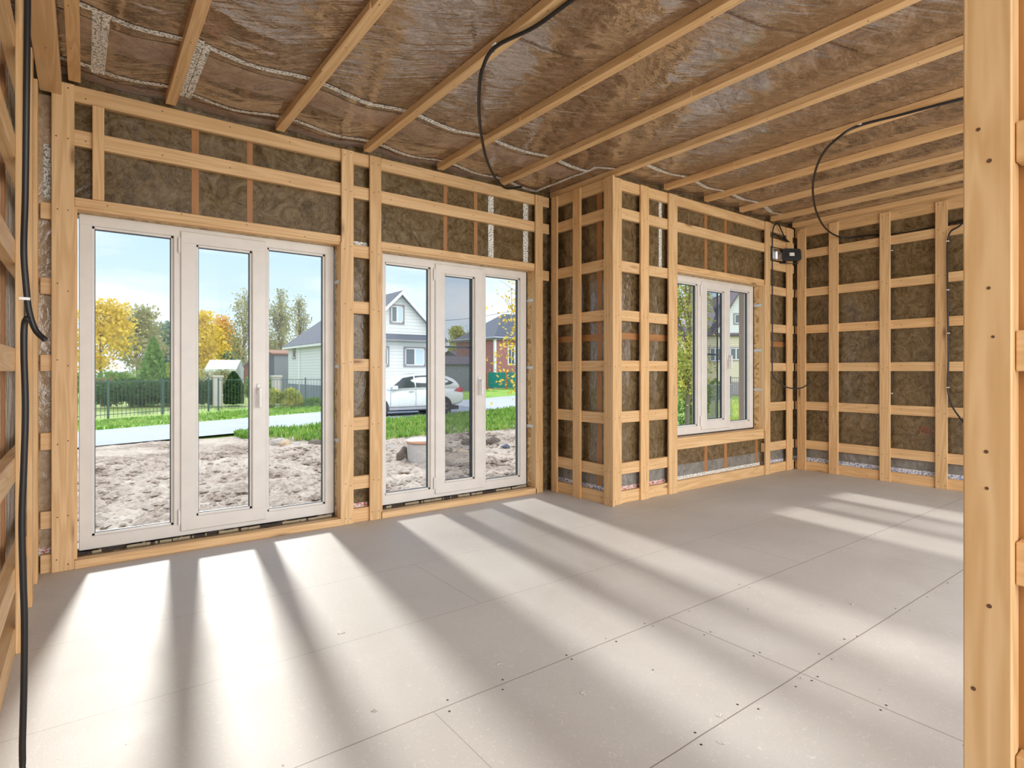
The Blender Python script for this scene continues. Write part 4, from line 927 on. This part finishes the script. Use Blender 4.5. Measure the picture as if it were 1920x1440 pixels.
# generic small house
def house(name, label, cat, O, rz, w, dp, ze, zr, wall, roof, ridge='x', ov=.3, wins=(), hip=False, extra=None, group=None):
    root = empty(name, O, rz); tag(root, label, cat, group)
    mb = MB(); mb.box(0, w, 0, dp, -.1, ze, wall)
    if not hip:
        if ridge == 'y': mb.prism([(0, ze), (w, ze), (w/2, zr-.08)], 0, dp, wall, 'y')
        else: mb.prism([(0, ze), (dp, ze), (dp/2, zr-.08)], 0, w, wall, 'x')
    mb.build('wall', root)
    mb = MB(); h = .1; k = (zr-ze)/((w if ridge == 'y' else dp)/2); ez = ze-ov*k*.6
    if hip:
        c0 = (w/2, dp/2, zr) if w <= dp else None
        m0, m1 = ((min(w, dp)/2, dp/2, zr), (w-min(w, dp)/2, dp/2, zr)); E = [(-ov, -ov, ez), (w+ov, -ov, ez), (w+ov, dp+ov, ez), (-ov, dp+ov, ez)]
        slab(mb, [E[0], E[1], m1, m0], h, roof); slab(mb, [E[1], E[2], m1], h, roof); slab(mb, [E[2], E[3], m0, m1], h, roof); slab(mb, [E[3], E[0], m0], h, roof)
    elif ridge == 'y':
        slab(mb, [(-ov, -ov, ez), (w/2, -ov, zr), (w/2, dp+ov, zr), (-ov, dp+ov, ez)], h, roof); slab(mb, [(w/2, -ov, zr), (w+ov, -ov, ez), (w+ov, dp+ov, ez), (w/2, dp+ov, zr)], h, roof)
    else:
        slab(mb, [(-ov, -ov, ez), (w+ov, -ov, ez), (w+ov, dp/2, zr), (-ov, dp/2, zr)], h, roof); slab(mb, [(-ov, dp+ov, ez), (w+ov, dp+ov, ez), (w+ov, dp/2, zr), (-ov, dp/2, zr)], h, roof)
    mb.build('roof', root)
    for a in wins: win(root, *a[0], **a[1])
    if extra: extra(root)
    return root
def red_extra(root):
    mb = MB(); mb.box(-.12, .12, -.12, .12, 0, 5.5, WTRIM); mb.build('corner_board', root)
    mb = MB(); mb.box(-.3, 12, -.34, -.28, 5.25, 5.55, WTRIM); mb.box(-.34, -.28, -.3, 8.3, 5.25, 5.55, WTRIM); mb.build('fascia', root)
house('red_house', 'dull red wooden house with grey hipped roof and white trim', 'house', (35.6, 50.8, GZ), 0, 11, 8, 5.6, 8.6, RSID, ROOFG, hip=True, ov=.5,
      wins=[((.9+.9, .9+1.75, 2.6, 4.6, 0), dict(trim=WTRIM)), ((5, 5.9, 2.6, 4.6, 0), dict(trim=WTRIM))], extra=red_extra)
p = at(868, 84, GZ); house('barn', 'grey weathered barn with low dark roof left of the red house', 'barn', p, math.radians(10), 7, 6, 3.6, 4.9, PLANK, ROOFD, ridge='x')
p = at(826, 54, GZ); house('barn', 'dark grey plank shed directly right of the white house', 'barn', p, math.radians(-25), 3.0, 3.2, 2.6, 3.3, PLANK, ROOFD, ridge='x')
p = at(905, 108, GZ); house('barn', 'distant dark roofed house between barns and red house', 'house', p - Vector((7, 0, 0)), math.radians(-20), 9, 6, 4.6, 7.6, WSID, ROOFD, hip=True)
house('plank_shed', 'grey blue plank shed left of the white house', 'shed', (10.95, 43.5, GZ), math.radians(2), 2.3, 4, 3.15, 3.45, PLANK, PLANKB, ridge='x', ov=.2)
p = at(448, 47, GZ); house('brown_hut', 'small brown garden hut with dark roof in the middle pane', 'hut', p, math.radians(-20), 2.6, 3, 1.9, 3.1, PLANKB, ROOFD, ridge='y', ov=.35)
p = at(385, 43, GZ); 
GH = house('greenhouse', 'low white greenhouse among the bushes in the middle pane', 'greenhouse', p, math.radians(-22), 2.1, 3, 2.0, 2.7, flat('white_film_sheet', (.78, .86, .86), .4), flat('white_film_roof', (.80, .88, .88), .4), ridge='x', ov=.05)
# beige house seen through the smaller window
HB = empty('beige_house', at(1364, 44, GZ), math.radians(-38)); tag(HB, 'beige house with steep gable and brown roofs outside the smaller window', 'house')
mb = MB(); mb.box(-6, 4.2, 0, 8, -.1, 4.75, BSID); mb.prism([(-.9, 4.75), (3.3, 4.75), (1.0, 8.1)], 0, 6, WSID, 'y'); mb.build('wall', HB)
mb = MB(); slab(mb, [(-1.35, -.4, 4.6), (1.0, -.4, 8.3), (1.0, 6.4, 8.3), (-1.35, 6.4, 4.6)], .12, ROOFD); slab(mb, [(3.75, -.4, 4.6), (1.0, -.4, 8.3), (1.0, 6.4, 8.3), (3.75, 6.4, 4.6)], .12, ROOFD); mb.build('gable_roof', HB)
mb = MB(); slab(mb, [(-6.3, -.3, 4.6), (4.4, -.3, 4.6), (4.4, 1.0, 5.35), (-6.3, 1.0, 5.35)], .1, ROOFD); mb.build('pent_roof', HB)
mb = MB(); slab(mb, [(-6.4, .6, 4.9), (-.2, .6, 4.9), (-.2, 3.8, 8.0), (-4.6, 3.8, 8.0)], .1, ROOFP); slab(mb, [(-6.4, 7.4, 4.9), (-.2, 7.4, 4.9), (-.2, 3.8, 8.0), (-4.6, 3.8, 8.0)], .1, ROOFP); mb.build('side_roof', HB)
win(HB, .55, 1.25, 5.5, 6.2, 0); win(HB, -1.35, -.55, 2.6, 3.6, 0); win(HB, .2, 1.1, 2.7, 3.6, 0, mull=True)
mb = MB(); mb.box(-6.1, 4.3, -.06, 0, -.1, 1.0, TRIM); mb.build('plinth', HB)

# ---- fences
FGR = flat('dark_green_wire', (.05, .10, .09), .5); BRK = siding('grey_brick', (.52, .48, .46), .12, .6, 2)
def fence(name, label, P0, P1, h, every, bar, mat, post=None, rails=2, sheet=False, pw=.03):
    P0, P1 = Vector(P0), Vector(P1); L = (P1-P0).length; rz = math.atan2(P1.y-P0.y, P1.x-P0.x)
    root = empty(name, P0, rz); tag(root, label, 'fence'); mb = MB()
    if sheet: mb.box(0, L, -.01, .01, .15, h-.05, mat)
    else:
        k = 0
        while k*bar < L: mb.box(k*bar-.007, k*bar+.007, -.007, .007, .05, h, mat); k += 1
        for i in range(rails): z = .15+(h-.2)*i/max(1, rails-1); mb.box(0, L, -.012, .012, z, z+.03, mat)
    mb.build('panel', root)
    n = int(L/every)
    for i in range(n+1):
        mb = MB(); mb.box(i*every-pw, i*every+pw, -pw, pw, -.05, h+.06, post or mat); mb.build('post', root)
    return root
fence('garden_fence', 'thin dark green wire fence along the garden across the road', (-1.2, 25.6, GZ), (4.65, 29.1, GZ), 1.45, 2.2, .16, FGR)
fence('garden_fence', 'thin dark wire fence between brick post and white house', (4.9, 29.2, GZ), (10.9, 28.1, GZ), 1.45, 1.9, .14, FGR)
for (u, d, lb) in ((408, 29.8, 'grey brick fence post between dark shrub and thuja'), (518, 30.5, 'pinkish brick fence post behind the yellow green shrub')):
    p = at(u, d, GZ); mb = MB(); mb.box(-.2, .2, -.2, .2, 0, 1.5, BRK, bev=.01); mb.box(-.25, .25, -.25, .25, 1.5, 1.6, CONC, bev=.01)
    o = mb.build('brick_post'); o.location = p; tag(o, lb, 'fence post', 'brick fence posts')
GSH = flat('green_sheet', (.02, .26, .22), .5); RPO = flat('red_post', (.50, .16, .10), .6)
fence('sheet_fence', 'green sheet metal fence with red posts before the red house', at(845, 60, GZ), at(966, 57, GZ), 1.75, 2.15, 1, GSH, RPO, sheet=True, pw=.09)
fence('picket_fence', 'dark picket fence in front of the beige house', at(1370, 40, GZ), at(1425, 38, GZ), 1.4, 2.0, .16, flat('dark_picket', (.14, .12, .16), .7), rails=2)
fence('garden_fence', 'grey mesh fence in the meadow outside the smaller window', at(1322, 20, GZ), at(1372, 22, GZ), 1.35, 1.0, .10, flat('grey_mesh', (.30, .34, .34), .6), rails=3)
# trellis arch
p = at(196, 29, GZ); root = empty('garden_trellis', p, .4); tag(root, 'brown wooden garden trellis left of the dark shrub', 'trellis'); BR = flat('brown_wood', (.25, .15, .09), .8)
for xx in (-.45, -.1, .25): mb = MB(); mb.tube([(xx, 0, 0), (xx+.03, 0, 1.5)], .03, BR, 6, 1); mb.build('upright', root)
mb = MB(); mb.tube([(-.6, 0, 1.38), (.45, 0, 1.42)], .025, BR, 6, 1); mb.tube([(-.5, 0, .5), (.3, 0, .5)], .02, BR, 6, 1); mb.build('crossbar', root)
# power line
mb = MB(); mb.tube([at(800, 44, v=602), at(870, 50, v=598), at(940, 58, v=587), at(1040, 70, v=566)], .022, flat('wire', (.20, .22, .25), .6), 5, 6)
tag(mb.build('overhead_wire'), 'thin overhead wire crossing the sky behind the right glazed door', 'wire')

# ---- white car
CARW = flat('white_car_paint', (.80, .82, .84), .22, 0, .8); TYRE = flat('tyre_rubber', (.03, .03, .035), .8); CGL = flat('tinted_car_glass', (.045, .06, .07), .06); RIM = flat('alloy_rim', (.55, .57, .60), .3, .8); SILL = flat('grey_sill', (.35, .36, .40), .5)
p = at(868, 24.4, GZ); car = empty('suv_car', p+Vector((-2.17, 1.1, 0)), math.radians(-4)); tag(car, 'white five-door car parked on the road side', 'car')
def loft(secs, m):
    """secs: list of (x, [(y, z) ...]) closed rings"""
    n = len(secs[0][1]); V = [(x, y, z) for x, R in secs for y, z in R]
    Fc = [(i*n+k, i*n+(k+1) % n, (i+1)*n+(k+1) % n, (i+1)*n+k) for i in range(len(secs)-1) for k in range(n)]
    Fc += [list(range(n)), [(len(secs)-1)*n+k for k in range(n)][::-1]]
    mb = MB(); mb.add(V, Fc, m); return mb
def ring(zb, zt, w, wt=None, q=.12):
    wt = w if wt is None else wt
    return [(-w+.05, zb), (-w, zb+q), (-w, zt-q*1.2), (-wt+.04, zt), (wt-.04, zt), (w, zt-q*1.2), (w, zb+q), (w-.05, zb)]
body = loft([(-2.4, ring(.42, .80, .62, .5)), (-2.28, ring(.34, .92, .80, .7)), (-1.9, ring(.30, .98, .90, .8)), (-1.2, ring(.30, 1.06, .92, .84)), (-.9, ring(.30, 1.10, .92, .86)), (0, ring(.30, 1.12, .93, .88)),
             (1.0, ring(.30, 1.15, .93, .88)), (1.7, ring(.32, 1.16, .92, .86)), (2.15, ring(.38, 1.14, .88, .80)), (2.34, ring(.46, 1.06, .80, .74)), (2.40, ring(.55, .95, .72, .66))], CARW).build('body', car, smooth=True)
md = body.modifiers.new('soft', 'SUBSURF'); md.levels = 2; md.render_levels = 2
cab = loft([(-1.15, ring(1.02, 1.10, .80, .70, .02)), (-.55, ring(1.02, 1.58, .84, .62, .08)), (-.20, ring(1.02, 1.70, .86, .62, .08)), (.5, ring(1.02, 1.76, .87, .63, .08)), (1.2, ring(1.02, 1.73, .86, .61, .08)),
            (1.85, ring(1.02, 1.62, .82, .56, .08)), (2.15, ring(1.02, 1.40, .76, .5, .06)), (2.25, ring(1.02, 1.16, .70, .5, .02))], CARW).build('cabin', car, smooth=True)
md = cab.modifiers.new('soft', 'SUBSURF'); md.levels = 2; md.render_levels = 2
for sgn in (-1, 1):
    for poly in ([(-.98, 1.13), (-.42, 1.55), (.02, 1.62), (.08, 1.16)], [(.14, 1.16), (.09, 1.63), (.62, 1.65), (.98, 1.60), (1.02, 1.19)], [(1.09, 1.20), (1.06, 1.585), (1.42, 1.53), (1.86, 1.34), (1.72, 1.27)]):
        mb = MB(); V = []
        for off in (.0, .03):
            for x, z in poly:
                y = .885-.30*max(0, z-1.12)*.62 - (.05 if x > 1.5 else 0); V.append((x, sgn*(y+off-.015), z))
        n = len(poly); mb.add(V, [list(range(n)), list(range(n, 2*n))[::-1]]+[(i, (i+1) % n, n+(i+1) % n, n+i) for i in range(n)], CGL); mb.build('side_window', car)
    for wx in (-1.48, 1.30):
        Mw = Matrix.Translation((wx, sgn*.80, .36)) @ Matrix.Rotation(PI/2*sgn, 4, 'X')
        mb = MB(); mb.lathe([(.20, -.11), (.34, -.11), (.365, -.08), (.365, .08), (.34, .11), (.20, .11)], TYRE, 28, Mw); w_ = mb.build('wheel', car)
        mb = MB(); mb.lathe([(.235, -.125), (.235, -.10), (.06, -.115), (.001, -.118)], flat('rim_dark', (.10, .10, .11), .5), 24, Mw)
        for k in range(6): mb.box(-.018, .018, .05, .225, -.135, -.115, RIM, Mw @ Matrix.Rotation(k*PI/3, 4, 'Z'))
        mb.build('rim', w_)
        mb = MB(); mb.lathe([(.40, -.135), (.43, -.132), (.43, -.02), (.38, -.02)], TYRE, 24, Mw); mb.build('wheel_arch', car)
    mb = MB(); mb.box(-.95, -.72, sgn*.92, sgn*1.10, 1.08, 1.24, CARW, bev=.03); mb.build('mirror', car)
    mb = MB(); mb.box(-1.05, .95, sgn*.90, sgn*.98, .26, .36, SILL, bev=.02); mb.build('running_board', car)
    for hx in (-.10, .88): mb = MB(); mb.box(hx-.11, hx+.11, sgn*.925, sgn*.955, .98, 1.01, flat('chrome_grip', (.45, .47, .50), .3, .7)); mb.build('door_handle', car)
    mb = MB(); 
    for dx in (-.98, .10, 1.05): mb.box(dx-.004, dx+.004, sgn*.91, sgn*.9385, .42, 1.12, SILL)
    mb.build('door_gap', car)
    mb = MB(); V = []
    for off in (0, .035):
        for x, z in ((1.86, 1.02), (2.20, 1.16), (2.31, 1.02), (2.24, .88)): V.append((x, sgn*(.905-(.10 if x > 2.1 else 0)+off-.02), z))
    mb.add(V, [(0, 1, 2, 3), (7, 6, 5, 4), (0, 1, 5, 4), (1, 2, 6, 5), (2, 3, 7, 6), (3, 0, 4, 7)], flat('red_lamp', (.62, .03, .04), .15)); q = mb.build('tail_lamp', car); q['label'] = 'red tail lamp'
mb = MB(); mb.box(-2.2, 2.1, -.82, .82, .2, .36, flat('underbody', (.04, .04, .045), .8)); mb.build('underbody', car)
